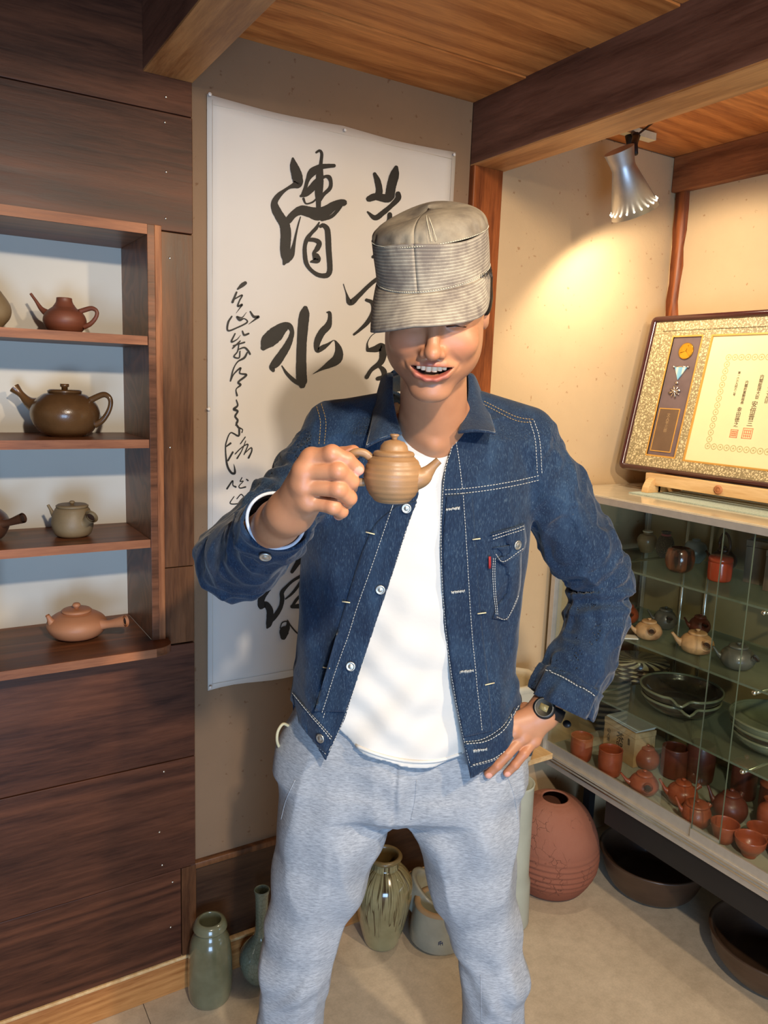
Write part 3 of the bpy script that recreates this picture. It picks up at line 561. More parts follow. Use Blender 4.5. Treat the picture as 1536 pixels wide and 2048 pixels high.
woodbox('wooden_box', 'small pale grey wooden box tucked against the cabinet back on the top shelf', (2.13, 1.47, Z1), .06, .06, .13, greyw, .1) if False else None
# second glass shelf
teapot('teapot', 'reddish teapot half hidden by the blue sleeve on the second glass shelf', stand(1252, 1248, Z2, .022), .038, .052, K['red'], 'kyusu', RZ, 195, .5, .14, .5, .5, 'side', -95, .3, .24)
teapot('teapot', 'pale tan teapot with flat lid and round hollow handle, behind the sleeve', stand(1295, 1281, Z2, .022), .041, .050, K['ash'], 'kyusu', RZ, 178, .62, .15, .45, .5, 'side', -98, .28, .24, knob='flat', dome=.03)
teapot('teapot', 'dark slate teapot with hollow handle behind the pale tan teapot', stand(1328, 1260, Z2, .020), .037, .058, K['slate'], 'kyusu', RZ, 175, .6, .13, .5, .5, 'side', -92, .25, .22, knob='flat', dome=.03)
teapot('teapot', 'brown teapot half hidden behind the orange-tan teapot', stand(1397, 1270, Z2, .018), .034, .050, K['redd'], 'kyusu', RZ, 178, .55, .15, .5, .5, 'side', -88, .25, .24, knob='flat', dome=.03)
teapot('teapot', 'orange-tan wide teapot with flat lid in the middle of the second glass shelf', stand(1391, 1310, Z2, .026), .049, .055, K['ash'], 'kyusu', RZ, 172, .55, .16, .5, .5, 'side', -80, .22, .25, knob='flat', dome=.03)
teapot('teapot', 'dark blue-grey teapot behind the sliding door edges on the second shelf', stand(1472, 1341, Z2, .024), .047, .058, K['slate'], 'kyusu', RZ, 168, .5, .13, .5, .45, 'side', -60, .3, .2, knob='flat', dome=.03)
e = empty('price_card', (float(at(1254, 1275, 2, Z2)[0]), float(at(1254, 1275, 2, Z2)[1]), Z2), -.6, 'small white card lying beside the pale tan teapot', 'card'); G().box(-.03, .03, -.018, .018, 0, .004).out('card', plain('card_white', S(214, 210, 200), .6), e, smooth=False, bevel=.0006)
# third glass shelf
t = NT('striped_glaze'); c_ = t.coord((1, 1, 1)); sp_ = t.new('ShaderNodeSeparateXYZ'); t.link(c_, sp_.inputs[0])
rd = t.math('SQRT', t.math('ADD', t.math('POWER', sp_.outputs[0], 2), t.math('POWER', sp_.outputs[1], 2)))
an = t.math('ARCTAN2', sp_.outputs[1], sp_.outputs[0]); st = t.math('SINE', t.math('ADD', t.math('MULTIPLY', an, 14), t.math('MULTIPLY', rd, 60)))
st = t.math('ADD', st, t.math('MULTIPLY', t.noise(c_, 40, 2), .8)); msk = t.math('GREATER_THAN', rd, .028)
t.set(Base_Color=t.mix(msk, S(170, 150, 116), t.ramp(t.math('MULTIPLY_ADD', st, .3, .4), [(.45, S(60, 46, 36)), (.55, S(196, 178, 134))])), Roughness=.25, Coat_Weight=.5)
darkrim = clay('plate_dark', S(46, 38, 28), .25, .2, False, .5)
for k in range(4):
    e = empty('plate', (2.062, 1.655, Z3+.014*k), .4*k, ['black-edged striped plate at the bottom of the stack of four', 'black-edged striped plate, second from the bottom of the stack', 'black-edged striped plate, third from the bottom of the stack', 'cream and black swirl-striped plate on top of the stack of four'][k], 'plate', 'stack of striped plates')
    G().lathe([(0, 0), (.04, 0), (.05, .004), (.096, .022), (.100, .027), (.098, .0285)], 64).out('underside', darkrim, e)
    G().lathe([(.0985, .0286), (.092, .026), (.05, .009), (.035, .0065), (0, .006)], 64).out('glazed_face', t.m, e)
def spouted(name, label, loc, R, H, mat, rz, spa=0):
    e = empty(name, loc, rz, label, 'bowl', 'spouted glazed bowls'); n = 72; pr = wallpro(prof([(R*.45, 0), (R*.7, H*.15), (R*.92, H*.6), (R, H)], 5), .006)
    V = []; F = []; m = len(pr)
    for i, (r, z) in enumerate(pr):
        for k in range(n):
            a = 2*math.pi*k/n; d = ((a-spa+math.pi) % (2*math.pi))-math.pi; w_ = math.exp(-(d/.13)**2)*max(0, (z/H))**3; r2 = r*(1+.16*w_-.05*math.exp(-((abs(d)-.28)/.1)**2)*(z/H)**3)
            V.append((r2*math.cos(a), r2*math.sin(a), z-.010*w_))
    for i in range(m-1):
        for k in range(n): F.append((i*n+k, i*n+(k+1) % n, (i+1)*n+(k+1) % n, (i+1)*n+k))
    mk('bowl_body', V, F, mat, e)
    ri = [(R*(1+.16*math.exp(-(((a-spa+math.pi) % (2*math.pi)-math.pi)/.13)**2)-.05*math.exp(-((abs((a-spa+math.pi) % (2*math.pi)-math.pi)-.28)/.1)**2))) for a in np.linspace(0, 2*math.pi, 73)]
    G().tube([((r-.003)*math.cos(a), (r-.003)*math.sin(a), H+.001-.010*math.exp(-(((a-spa+math.pi) % (2*math.pi)-math.pi)/.13)**2)) for r, a in zip(ri, np.linspace(0, 2*math.pi, 73))], .0042, 8, cap=False).out('rim', grn, e)
    return e
spouted('bowl', 'lower of two dark spouted bowls stacked on the third glass shelf', (1.985, 1.425, Z3), .118, .045, glz_dark, RZ, -1.75)
spouted('bowl', 'upper dark spouted bowl with pale spot, stacked on its twin', (1.985, 1.425, Z3+.022), .123, .05, glz_dark, RZ, -1.95)
spouted('bowl', 'lowest green spouted bowl of the stack at the right photo edge', (2.01, 1.125, Z3), .118, .04, grn, RZ, -1.9)
spouted('bowl', 'middle green spouted bowl of the stack at the right photo edge', (2.01, 1.125, Z3+.018), .124, .045, glz_dark, RZ, -1.8)
spouted('bowl', 'topmost green spouted bowl of the stack at the right photo edge', (2.01, 1.125, Z3+.036), .130, .05, grn, RZ, -1.9)
# cabinet floor
redm, rdd = K['red'], K['redd']
for lab, x, y, s in [('unglazed red clay cup in the cabinet corner, nearest the watch', 1160, 1527, .98), ('unglazed red clay cup, second from the cabinet corner', 1217, 1555, 1.02)]:
    vessel('tea_cup', lab, 'cup', stand(x, y, ZB, .026, .037*s), [(.026*s, 0), (.033*s, .006), (.036*s, .04*s), (.0355*s, .072*s), (.0365*s, .082*s)], redm, .0035, 'red clay cups')
e = woodbox('wooden_box', 'pale wooden box with brush writing and white papers on its lid', (1.965, 1.588, ZB), .085, .145, .115, palew, -.12)
bx = e
pap = plain('paper', S(206, 206, 194), .7, 0, .03)
for k in range(2):
    p_ = empty('paper_sheet', (1.965+.004*k, 1.588-.004*k, ZB+.1165+.004*k), -.12+.05*k, ['lower white folded paper on top of the lettered wooden box', 'upper white folded paper on top of the lettered wooden box'][k], 'paper'); G().box(-.038, .04, -.068, .07, 0, .0035).out('sheet', pap, p_, smooth=False)
def text(body, size, mat, parent, loc, rot, name='lettering', vertical=True, ext=.0002, skew=0):
    cu = bpy.data.curves.new(name, 'FONT'); cu.body = '\n'.join(body) if vertical else body; cu.size = size; cu.align_x = 'CENTER'; cu.space_line = .95; cu.extrude = ext; cu.resolution_u = 2
    to = bpy.data.objects.new(name, cu); COL.objects.link(to); dg = bpy.context.evaluated_depsgraph_get(); dg.update()
    me = bpy.data.meshes.new_from_object(to.evaluated_get(dg)); bpy.data.objects.remove(to); bpy.data.curves.remove(cu)
    me.materials.clear(); me.materials.append(mat); o = bpy.data.objects.new(name, me); COL.objects.link(o); o.parent = parent; o.location = loc; o.rotation_euler = rot; return o
rf = (math.pi/2, 0, -math.pi/2)
text('茶器', .036, ink, bx, (-.0432, -.005, .062), rf); text('急須', .012, ink, bx, (-.0432, -.045, .078), rf); text('山人造', .016, ink, bx, (-.0432, .048, .07), rf)
teapot('teapot', 'red clay teapot with lid, behind the small hollow-handled red teapot', stand(1292, 1541, ZB, .026), .040, .060, redm, 'round', RZ, 10, .5, .14, .5, .4, 'side', 60, .6, .18)
teapot('teapot', 'small shiny orange-red teapot with round hollow handle in the cabinet front', stand(1285, 1592, ZB, .022, .046), .044, .056, redm, 'kyusu', RZ, 172, .65, .14, .5, .5, 'side', -95, .25, .26)
teapot('teapot', 'red clay teapot with pale knob, third along the cabinet front', stand(1362, 1616, ZB, .026, .048), .044, .062, redm, 'round', RZ, 168, .6, .15, .5, .6, 'side', 20, .5, .16)
teapot('teapot', 'small red lidded teapot nearest the lower door frame', stand(1388, 1669, ZB, .022, .043), .040, .056, redm, 'tall', RZ, 165, .55, .14, .6, .7, 'side', 30, .5, .16)
vessel('storage_jar', 'dark red-brown cylindrical jar behind the red teapots, left one', 'jar', stand(1345, 1560, ZB, .034), [(.034, 0), (.04, .01), (.041, .07), (.040, .095)], rdd, .003, 'dark jars in the cabinet back')
vessel('storage_jar', 'tall dark red-brown jar behind the red teapots, right one', 'jar', stand(1396, 1570, ZB, .034), [(.034, 0), (.041, .015), (.043, .08), (.04, .115), (.036, .122)], rdd, .003, 'dark jars in the cabinet back')
teapot('teapot', 'big round dark-red teapot behind the sliding door edge', stand(1456, 1650, ZB, .030), .047, .075, rdd, 'round', RZ, 150, .45, .15, .6, .55, 'side', 40, .5, .16, lid=True)
def lidj(lab, x, y, R, H, m):
    e = empty('storage_jar', (x, y, ZB), 0, lab, 'jar'); G().lathe(prof([(R*.85, 0), (R, .01), (R, H*.9), (R*.95, H)], 4)+[(0, H)], 36).out('body', m, e)
    l_ = G().lathe([(R*1.04, H+.001), (R*1.05, H+.006), (R*.6, H+.018), (0, H+.02)], 36).out('lid', redm, e); G().ball((0, 0, H+.026), .008, 10).out('knob', redm, l_)
lidj('dark lidded jar at the back of the cabinet floor, left of the pair', 2.075, 1.245, .036, .10, rdd); lidj('dark lidded jar at the right photo edge of the cabinet floor', 2.035, 1.125, .040, .10, rdd)
e = vessel('tea_cup', 'red clay cup carrying the small red vase', 'cup', (1.884, 1.066, ZB), [(.022, 0), (.03, .012), (.036, .045), (.037, .05)], redm, .003)
vessel('vase', 'small red clay vase with flared neck near the right photo edge', 'vase', (1.945, 1.085, ZB), [(.020, 0), (.027, .03), (.030, .062), (.026, .082), (.014, .094), (.014, .102), (.018, .108)], redm, .002)
vessel('tea_cup', 'red clay footed cup left of the front bowl', 'cup', stand(1443, 1712, ZB, .018, .037), [(.018, 0), (.026, .012), (.034, .04), (.037, .055)], redm, .003)
vessel('tea_bowl', 'small red clay bowl in front near the lower door frame', 'bowl', stand(1495, 1730, ZB, .017, .040), [(.017, 0), (.022, .012), (.035, .03), (.040, .052)], redm, .003)
vessel('tea_cup', 'red clay cup behind the front bowl at the right photo edge', 'cup', (1.865, .985, ZB), [(.024, 0), (.032, .012), (.038, .05), (.039, .06)], redm, .003)
# ------------------------------------------------------------------ framed award on its stand, on the blue mat
e = empty('table_mat', (1.97, 1.61, 1.2957), 0, 'thin pale blue-green woven mat under the framed certificate', 'mat')
G().box(-.085, .16, -1.1, 0, 0, .004).out('cloth', M['mat_blue'], e, smooth=False)
FO = np.array([2.0, 1.75, 1.357]); fu = np.array([0, -1., 0]); fv = np.array([.10, 0, .483]); fv /= np.linalg.norm(fv); fn = np.cross(fu, fv)
frm = bpy.data.objects.new('framed_certificate', None); COL.objects.link(frm); frm.matrix_world = Matrix(((fu[0], fv[0], fn[0], FO[0]), (fu[1], fv[1], fn[1], FO[1]), (fu[2], fv[2], fn[2], FO[2]), (0, 0, 0, 1)))
tag(frm, 'framed award certificate with medal panel leaning above the display cabinet', 'picture')
FW, FH = .80, .502
fdark = plain('frame_rosewood', S(62, 22, 22), .2, 0, .2, 12, coat=.7)
def rrect(x0, x1, y0, y1, r, n=6):
    return [(cx_+r*math.cos(a), cy_+r*math.sin(a)) for cx_, cy_, a0 in ((x1-r, y1-r, 0), (x0+r, y1-r, 90), (x0+r, y0+r, 180), (x1-r, y0+r, 270)) for a in np.radians(np.linspace(a0, a0+90, n))]
secs = [(0, 0, -.02), (0, 0, .006), (.003, .004, .013), (.010, .010, .016), (.017, .016, .011), (.020, .020, .003), (.020, .020, -.02)]
rows = [[(x, y, z) for x, y in rrect(i-.004, FW-i, i-.003, FH-i, max(.002, .020-i))] for i, _, z in secs]; rows = [r+[r[0]] for r in rows]
G().grid(rows).out('frame_moulding', fdark, frm)
t = NT('brocade'); v = t.coord((1, 1, 1)); vo = t.new('ShaderNodeTexVoronoi'); vo.feature = 'DISTANCE_TO_EDGE'; vo.inputs['Scale'].default_value = 110
nn = t.new('ShaderNodeTexNoise'); nn.inputs['Scale'].default_value = 90; t.link(v, nn.inputs['Vector']); vm = t.new('ShaderNodeVectorMath', operation='ADD'); sc2 = t.new('ShaderNodeVectorMath', operation='SCALE'); sc2.inputs['Scale'].default_value = .018; t.link(nn.outputs['Color'], sc2.inputs[0]); t.link(v, vm.inputs[0]); t.link(sc2.outputs[0], vm.inputs[1]); t.link(vm.outputs[0], vo.inputs['Vector'])
t.set(Base_Color=t.ramp(vo.outputs['Distance'], [(.10, S(150, 132, 92)), (.22, S(226, 206, 156))]), Roughness=.6)
def fb(name, x0, x1, y0, y1, z0, z1, m, par=None, **k): return G().box(x0, x1, y0, y1, z0, z1).out(name, m, par or frm, smooth=False, **k)
goldm = plain('gold_line', S(214, 160, 76), .4, .2, .05)
def bordered(name, x0, x1, y0, y1, w_, z0, z1, m):
    g = G(); g.box(x0, x1, y0, y0+w_, z0, z1); g.box(x0, x1, y1-w_, y1, z0, z1); g.box(x0, x0+w_, y0+w_, y1-w_, z0, z1); g.box(x1-w_, x1, y0+w_, y1-w_, z0, z1); return g.out(name, m, frm, smooth=False)
fb('backing', .0, FW-.01, .01, FH-.01, -.02, -.006, M['pine'])
bordered('outer_mat', .014, FW-.016, .014, FH-.018, .030, -.006, .004, t.m)
g = G()
for (a, b, c, d) in [(.044, .091, .02, FH-.03), (.198, .230, .04, FH-.04), (.090, .20, .02, .053), (.090, .20, .435, FH-.04), (.229, FW-.04, .02, .050), (.229, FW-.04, .434, FH-.04)]: g.box(a, b, c, d, -.006, .001)
g.out('inner_mat', t.m, frm, smooth=False)
bordered('gold_line', .086, .200, .050, .438, .005, -.0058, .0014, goldm); bordered('gold_line', .228, FW-.05, .046, .437, .005, -.0058, .0014, goldm)
fb('medal_panel', .089, .199, .052, .436, -.006, -.003, plain('panel_mauve', S(112, 92, 88), .9))
cert = fb('certificate', .231, FW-.05, .05, .433, -.006, -.003, plain('certificate_paper', S(240, 224, 168), .7, 0, .02))
bordered('gold_line', .098, .176, .067, .206, .003, -.003, -.0012, goldm); fb('name_plate', .101, .173, .070, .203, -.003, -.0018, plain('plate_brown', S(112, 86, 62), .6))
gold = plain('gold', S(222, 172, 60), .25, .9, .1, 60)
g = G().lathe([(0, .0), (.026, 0), (.026, .003), (.0245, .0042), (.021, .003), (0, .003)], 40); 
for k in range(36): a = k*math.pi/18; g.ball((.0245*math.cos(a), .0245*math.sin(a), .004), .0017, 6)
for k in range(3): a = 1.3+k*2.1; g.tube([(0, 0, .0035), (.019*math.cos(a), .019*math.sin(a), .0035)], .001, 6)
o = g.out('medal_coin', gold, frm); o.location = (.148, .388, -.003)
rib = G(); rib.add([(.121, .337, .001), (.167, .337, .001), (.142, .297, .001), (.121, .337, -.002), (.167, .337, -.002), (.142, .297, -.002)], [(0, 2, 1), (3, 4, 5), (0, 1, 4, 3), (1, 2, 5, 4), (2, 0, 3, 5)])
t2 = NT('ribbon'); sx_ = t2.new('ShaderNodeSeparateXYZ'); t2.link(t2.coord(), sx_.inputs[0]); t2.set(Base_Color=t2.ramp(t2.math('FRACT', t2.math('MULTIPLY', sx_.outputs[0], 42)), [(.3, S(120, 176, 204)), (.5, S(226, 222, 190)), (.8, S(130, 184, 206))]), Roughness=.4)
ro = rib.out('medal_ribbon', t2.m, frm, smooth=False)
silver = plain('silver', (.85, .8, .7), .2, 1, .1, 60)
g = G(); g.ball((.118, .338, .0005), .004, 8); g.ball((.170, .338, .0005), .004, 8); g.tube([(.118, .338, .0005), (.170, .338, .0005)], .0018, 6); g.out('ribbon_bar', silver, frm); g = G()
for k in range(8):
    a = k*math.pi/4+.3; g.tube([(.141, .259, .001), (.141+.021*math.cos(a), .259+.018*math.sin(a), .001)], [.0012, .004] if k % 2 == 0 else [.001, .002], 6, flat=.5)
g.ball((.141, .259, .001), .006, 10); g.out('medal_star', silver, frm); G().ball((.1415, .287, 0), .0065, 8, (1, .7, .4)).out('medal_knot', silver, frm)
orn = plain('certificate_border', S(196, 178, 118), .7, 0, .1); g = G()
bx0, bx1, by0, by1 = .30, .72, .10, .367
def ring(cx_, cy_, r): g.tube([(cx_+r*math.cos(a), cy_+r*math.sin(a), -.0028) for a in np.linspace(0, 2*math.pi, 13)], .0012, 4, cap=False, flat=.3); g.ball((cx_, cy_, -.0029), r*.45, 6, (1, 1, .1))
for k in range(int((bx1-bx0)/.021)+1):
    for y in (by0, by1): ring(bx0+k*.021, y, .0085)
for k in range(1, int((by1-by0)/.021)+1):
    for x in (bx0, bx0+.42): ring(x, by0+k*.0205, .0085)
g.out('printed_border', orn, cert, smooth=False)
ink2 = plain('ink_brown', S(96, 70, 40), .7, 0, .1); red2 = plain('seal_orange', S(224, 130, 84), .7, 0, .1)
def ct(s, size, x, y, m=ink2, z=-.0026, par=cert): text(s, size, m, par, (x, y, z), (0, 0, 0), 'lettering')
ct('第一六六九四六二号', .0085, .347, .318); ct('内閣府賞勲局長', .0105, .378, .290); ct('幸田徳之', .0155, .375, .208); ct('内閣総理大臣', .0125, .4205, .306); ct('安倍晋三', .0195, .4175, .224); ct('平成三十年四月二十九日', .0115, .4505, .345)
ct('文人平三郎', .013, .138, .180, plain('plate_letter', S(172, 140, 96), .6), -.0017, frm)
def sealbox(x, y, s):
    g = G(); g.box(x, x+s, y, y+.002, -.003, -.0025); g.box(x, x+s, y+s-.002, y+s, -.003, -.0025); g.box(x, x+.002, y, y+s, -.003, -.0025); g.box(x+s-.002, x+s, y, y+s, -.003, -.0025)
    for k in range(1, 5): g.box(x+s*k/5-.001, x+s*k/5+.001, y+.004, y+s-.004, -.003, -.0025)
    for k in range(1, 4): g.box(x+.004, x+s-.004, y+s*k/4-.0008, y+s*k/4+.0008, -.003, -.0025)
    g.out('seal_stamp', red2, cert, smooth=False)
sealbox(.363, .131, .024); sealbox(.401, .131, .031)
# stand
st = empty('picture_stand', (1.925, 1.60, 1.2998), 0, 'pale pine stand with round feet holding up the framed certificate', 'stand')
def sbx(name, x0, x1, y0, y1, z0, z1, **k): return G().box(x0-1.925, x1-1.925, y0-1.6, y1-1.6, z0-1.2998, z1-1.2998).out(name, M['pine'], st, smooth=False, **k)
bar = sbx('cross_bar', 1.955, 1.975, .75, 1.610, 1.322, 1.358, bevel=.001)
def foot(y):
    pts = [(0, 0), (.055, 0), (.055, .045)]+[(.055-.045*math.sin(a)-.01*math.sin(a), .045*math.cos(a)+.0) for a in np.linspace(.05, 1.5, 7)]
    pts = [(.06, 0), (.06, .05), (.035, .048), (.015, .036), (.004, .018), (0, 0)]
    n = len(pts); V = [(x, yy, z) for yy in (-.012, .012) for x, z in pts]; F = [tuple(range(n)), tuple(range(n, 2*n))[::-1]]+[(i, n+i, n+(i+1) % n, (i+1) % n) for i in range(n)]
    o = mk('foot', [(v[0]+.0, v[1]+y-1.6, v[2]) for v in V], F, M['pine'], st, smooth=False, bevel=.001)
foot(1.585); foot(.85)
sbx('foot_rail', 1.975, 2.09, 1.573, 1.597, 1.3, 1.322); sbx('foot_rail', 1.975, 2.09, .838, .862, 1.3, 1.322)
g = G().lathe([(0, 0), (.0135, 0), (.0135, .002), (0, .0025)], 24); 
for k in range(16): a = k*math.pi/8; g.ball((.0085*math.cos(a), .0085*math.sin(a), .0022), .0018, 6)
o = g.out('carved_crest', plain('crest_brown', S(186, 120, 72), .6), st); o.location = (1.9545-1.925, 1.352-1.6, 1.338-1.2998); o.rotation_euler = (0, -math.pi/2, 0)
# ------------------------------------------------------------------ pots on the floor
t = NT('rough_terracotta'); v = t.coord(); n1 = t.noise(v, 5, 4); n2 = t.noise(v, 120, 4, .7); sxyz = t.new('ShaderNodeSeparateXYZ'); t.link(v, sxyz.inputs[0])
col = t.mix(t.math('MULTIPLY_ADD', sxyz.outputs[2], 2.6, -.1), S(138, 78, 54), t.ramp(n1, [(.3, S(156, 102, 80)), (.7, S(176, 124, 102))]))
vo = t.new('ShaderNodeTexVoronoi'); vo.feature = 'DISTANCE_TO_EDGE'; vo.inputs['Scale'].default_value = 26; vw = t.new('ShaderNodeVectorMath', operation='ADD'); vs = t.new('ShaderNodeVectorMath', operation='SCALE'); vs.inputs['Scale'].default_value = .05
nn = t.new('ShaderNodeTexNoise'); nn.inputs['Scale'].default_value = 30; t.link(v, nn.inputs['Vector']); t.link(nn.outputs['Color'], vs.inputs[0]); t.link(v, vw.inputs[0]); t.link(vs.outputs[0], vw.inputs[1]); t.link(vw.outputs[0], vo.inputs['Vector'])
crk = t.ramp(vo.outputs['Distance'], [(.0, (0, 0, 0)), (.022, (1, 1, 1))]); msk = t.ramp(t.noise(v, 14, 2), [(.52, (1, 1, 1)), (.60, (0, 0, 0))]); crk = t.mix(1.0, crk, msk, 'LIGHTEN') if False else t.mix(msk, crk, (1, 1, 1))
t.set(Base_Color=t.mix(1.0, col, t.mix(.6, (1, 1, 1), crk), 'MULTIPLY'), Roughness=.85, Normal=t.bump(crk, .5, .004, t.bump(n2, .5, .002))); terr = t.m
JX, JY = 1.718, 1.655
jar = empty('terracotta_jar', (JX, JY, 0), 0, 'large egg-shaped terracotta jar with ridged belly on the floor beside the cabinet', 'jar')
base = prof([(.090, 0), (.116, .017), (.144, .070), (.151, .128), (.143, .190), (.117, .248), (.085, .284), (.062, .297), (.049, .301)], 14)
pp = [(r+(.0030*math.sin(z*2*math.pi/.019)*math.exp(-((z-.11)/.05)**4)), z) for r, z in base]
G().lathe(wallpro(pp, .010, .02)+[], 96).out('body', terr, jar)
inm = plain('jar_dark', (.02, .012, .01), .9)
G().lathe([(.040, .376), (.044, .3), (.04, .28), (0, .28)], 24).out('dark_inside', inm, jar) if False else None
# celadon vases
t = NT('celadon'); v = t.coord(); n1 = t.noise(v, 9, 4); sxyz = t.new('ShaderNodeSeparateXYZ'); t.link(v, sxyz.inputs[0])
t.set(Base_Color=t.mix(t.ramp(n1, [(.3, (0, 0, 0)), (.7, (1, 1, 1))]), S(92, 90, 66), S(124, 124, 98)), Roughness=.22, Coat_Weight=.6, Normal=t.bump(t.noise(v, 60, 2), .12, .001)); cel = t.m
v1 = vessel('vase', 'stout grey-green glazed vase with rolled rim on the floor at the far left', 'vase', (.592, 1.731, 0), [(.047, 0), (.054, .013), (.057, .055), (.0555, .117), (.050, .166), (.039, .190), (.036, .198)], cel, .004)
G().lathe([(r*.9, z*.9) for r, z in prof([(.040, .220), (.047, .226), (.048, .232), (.042, .246), (.033, .251), (.030, .246), (.031, .23), (.034, .2)], 5)], 48, cap=0).out('rim', cel, v1)
t = NT('crackle'); v = t.coord(); vo = t.new('ShaderNodeTexVoronoi'); vo.feature = 'DISTANCE_TO_EDGE'; vo.inputs['Scale'].default_value = 95; t.link(v, vo.inputs['Vector'])
t.set(Base_Color=t.mix(.55, t.ramp(t.noise(v, 8, 3), [(.3, S(120, 132, 112)), (.7, S(146, 156, 138))]), t.ramp(vo.outputs['Distance'], [(.0, (.45, .42, .32)), (.08, (1, 1, 1))]), 'MULTIPLY'), Roughness=.2, Coat_Weight=.6)
vessel('vase', 'crackle-glazed bottle vase with long neck standing behind the leg', 'vase', (.732, 1.726, 0), [(.030, 0), (.046, .018), (.058, .052), (.055, .086), (.032, .116), (.020, .134), (.0165, .165), (.0175, .238), (.020, .258), (.0215, .265)], t.m, .004)
t = NT('drip_glaze'); v = t.coord(); ang = t.new('ShaderNodeSeparateXYZ'); t.link(v, ang.inputs[0]); an = t.math('ARCTAN2', ang.outputs[1], ang.outputs[0])
cb_ = t.new('ShaderNodeCombineXYZ'); t.link(t.math('MULTIPLY', an, 7.5), cb_.inputs[0]); t.link(t.math('MULTIPLY', ang.outputs[2], 4.0), cb_.inputs[1])
dr = t.noise(cb_.outputs[0], 1.0, 2, .5, .6); ln = t.noise(cb_.outputs[0], .8, 1); lim = t.math('GREATER_THAN', t.math('ADD', ang.outputs[2], t.math('MULTIPLY', ln, .22)), .20)
band = t.ramp(t.math('ABSOLUTE', t.math('SUBTRACT', t.math('FRACT', t.math('MULTIPLY', dr, 5)), .5)), [(.07, (1, 1, 1)), (.15, (0, 0, 0))])
t.set(Base_Color=t.mix(t.math('MULTIPLY', band, lim), t.ramp(t.noise(v, 10, 3), [(.3, S(132, 122, 84)), (.7, S(164, 154, 112))]), S(74, 58, 34)), Roughness=.15, Coat_Weight=.8)
v3 = vessel('vase', 'broad-shouldered vase with running brown drip glaze seen between the legs', 'vase', stand(762, 1903, 0, .045), [(.045, 0), (.052, .011), (.070, .08), (.083, .157), (.079, .202), (.054, .235), (.042, .243), (.0405, .261)], t.m, .004, n=64)
G().lathe([(r*.9, z*.9) for r, z in prof([(.045, .288), (.054, .296), (.056, .302), (.050, .308), (.042, .304), (.040, .285), (.042, .25)], 5)], 48, cap=0).out('rim', clay('rim_brown', S(120, 100, 62), .3, .3, False, .4), v3)
t = NT('grey_glaze'); v = t.coord(); t.set(Base_Color=t.ramp(t.noise(v, 9, 4), [(.3, S(150, 152, 138)), (.7, S(182, 182, 166))]), Roughness=.25, Coat_Weight=.5, Normal=t.bump(t.noise(v, 25, 2), .2, .002)); gg = t.m
lipm = clay('bare_lip', S(170, 142, 106), .8, .12, False)
pot = empty('glazed_pot', stand(874, 1912, 0, .078), 0, 'short thick-walled grey glazed pot with a tan bare rim and a tiny blue mark', 'pot')
G().lathe([(0, 0), (.078, 0), (.086, .012), (.082, .06), (.075, .112)], 64, cap=1).out('body', gg, pot)
G().lathe([(.075, .112), (.074, .118), (.060, .120), (.056, .114)], 64, cap=0).out('rim', lipm, pot); G().lathe([(.056, .114), (.056, .03), (0, .028)], 48, cap=0).out('inside', gg, pot)
mk_ = G(); d0 = np.array([-math.sin(YAW)*1.0, -math.cos(YAW), 0]); d0 = d0/np.linalg.norm(d0); mp = d0*.083+np.array([0, 0, .045]); tx = np.array([math.cos(YAW), -math.sin(YAW), 0])
for a, b in [((-.006, .002), (.002, .007)), ((-.005, -.002), (.006, .001)), ((0, .006), (-.001, -.007)), ((.004, .004), (.006, -.006)), ((-.005, .004), (-.006, -.006))]:
    mk_.tube([mp+tx*a[0]+np.array([0, 0, a[1]]), mp+tx*b[0]+np.array([0, 0, b[1]])], .0012, 5)
mk_.out('blue_mark', plain('cobalt', S(40, 52, 90), .4), pot)
# ribbed pot on the low ledge behind the glazed pot
g = G(); pr_ = [(.0, 0), (.10, 0)]+[(.10+.004*math.sin(k*1.57*2), .004+k*.0055) for k in range(1, 14)]+[(.098, .08), (.078, .078), (.076, .02), (0, .018)]
rb = empty('ribbed_pot', (1.245, 1.715, .05), 0, 'white glazed ribbed planter tilted against the wall behind the grey pot', 'pot', rot=(.30, .55, 0)); rb.scale = (.8, .8, .8)
g.lathe(pr_, 64).out('body', gg, rb)
# tall pale cylinder behind the leg
cyl = empty('umbrella_stand', (1.473, 1.585, 0), 0, 'tall pale grey-green cylindrical stand half hidden behind the right leg', 'stand')
G().lathe([(0, 0), (.066, 0), (.070, .01), (.066, .14), (.060, .16), (.058, .445), (.060, .455), (.056, .455), (.054, .05), (0, .04)], 56).out('body', plain('pale_glaze', S(176, 178, 160), .4, 0, .1, 8), cyl)
# low wooden ledge with the octagonal ribbed pot on it
lg = empty('low_shelf', (1.58, 1.75, 0), 0, 'low wooden bench shelf against the wall left of the cabinet', 'shelf')
G().box(-.11, .112, -.095, .055, .442, .460).out('shelf_top', M['pine'], lg, smooth=False, bevel=.001); G().box(-.106, -.09, -.02, .05, 0, .442).out('shelf_side', M['wainscot'], lg, smooth=False); G().box(-.09, -.02, .035, .05, .0, .442).out('shelf_back', M['wainscot'], lg, smooth=False)
oc = lambda a: 1.0/max(.9239, math.cos((a % (math.pi/4))-math.pi/8))*.93
op = empty('octagonal_pot', (1.556, 1.716, .4605), .3, 'cream octagonal pot with blue-grey ribs standing on the low shelf', 'pot'); op.scale = (1, 1, 1.28)
c1 = clay('cream_body', S(222, 208, 176), .5, .08, False, .2); c2 = clay('blue_line', S(74, 86, 96), .4, .1, False)
ob = G().lathe([(0, 0), (.075, 0), (.082, .01), (.087, .16), (.093, .185)], 64, sq=oc, cap=1).out('body', c1, op)
for k in range(9): G().lathe([(.0832+.0005*k, .02+k*.016), (.0855+.0004*k, .023+k*.016), (.0845+.0004*k, .028+k*.016), (.083, .028+k*.016)], 64, sq=oc, cap=0).out('rib', c2, ob)
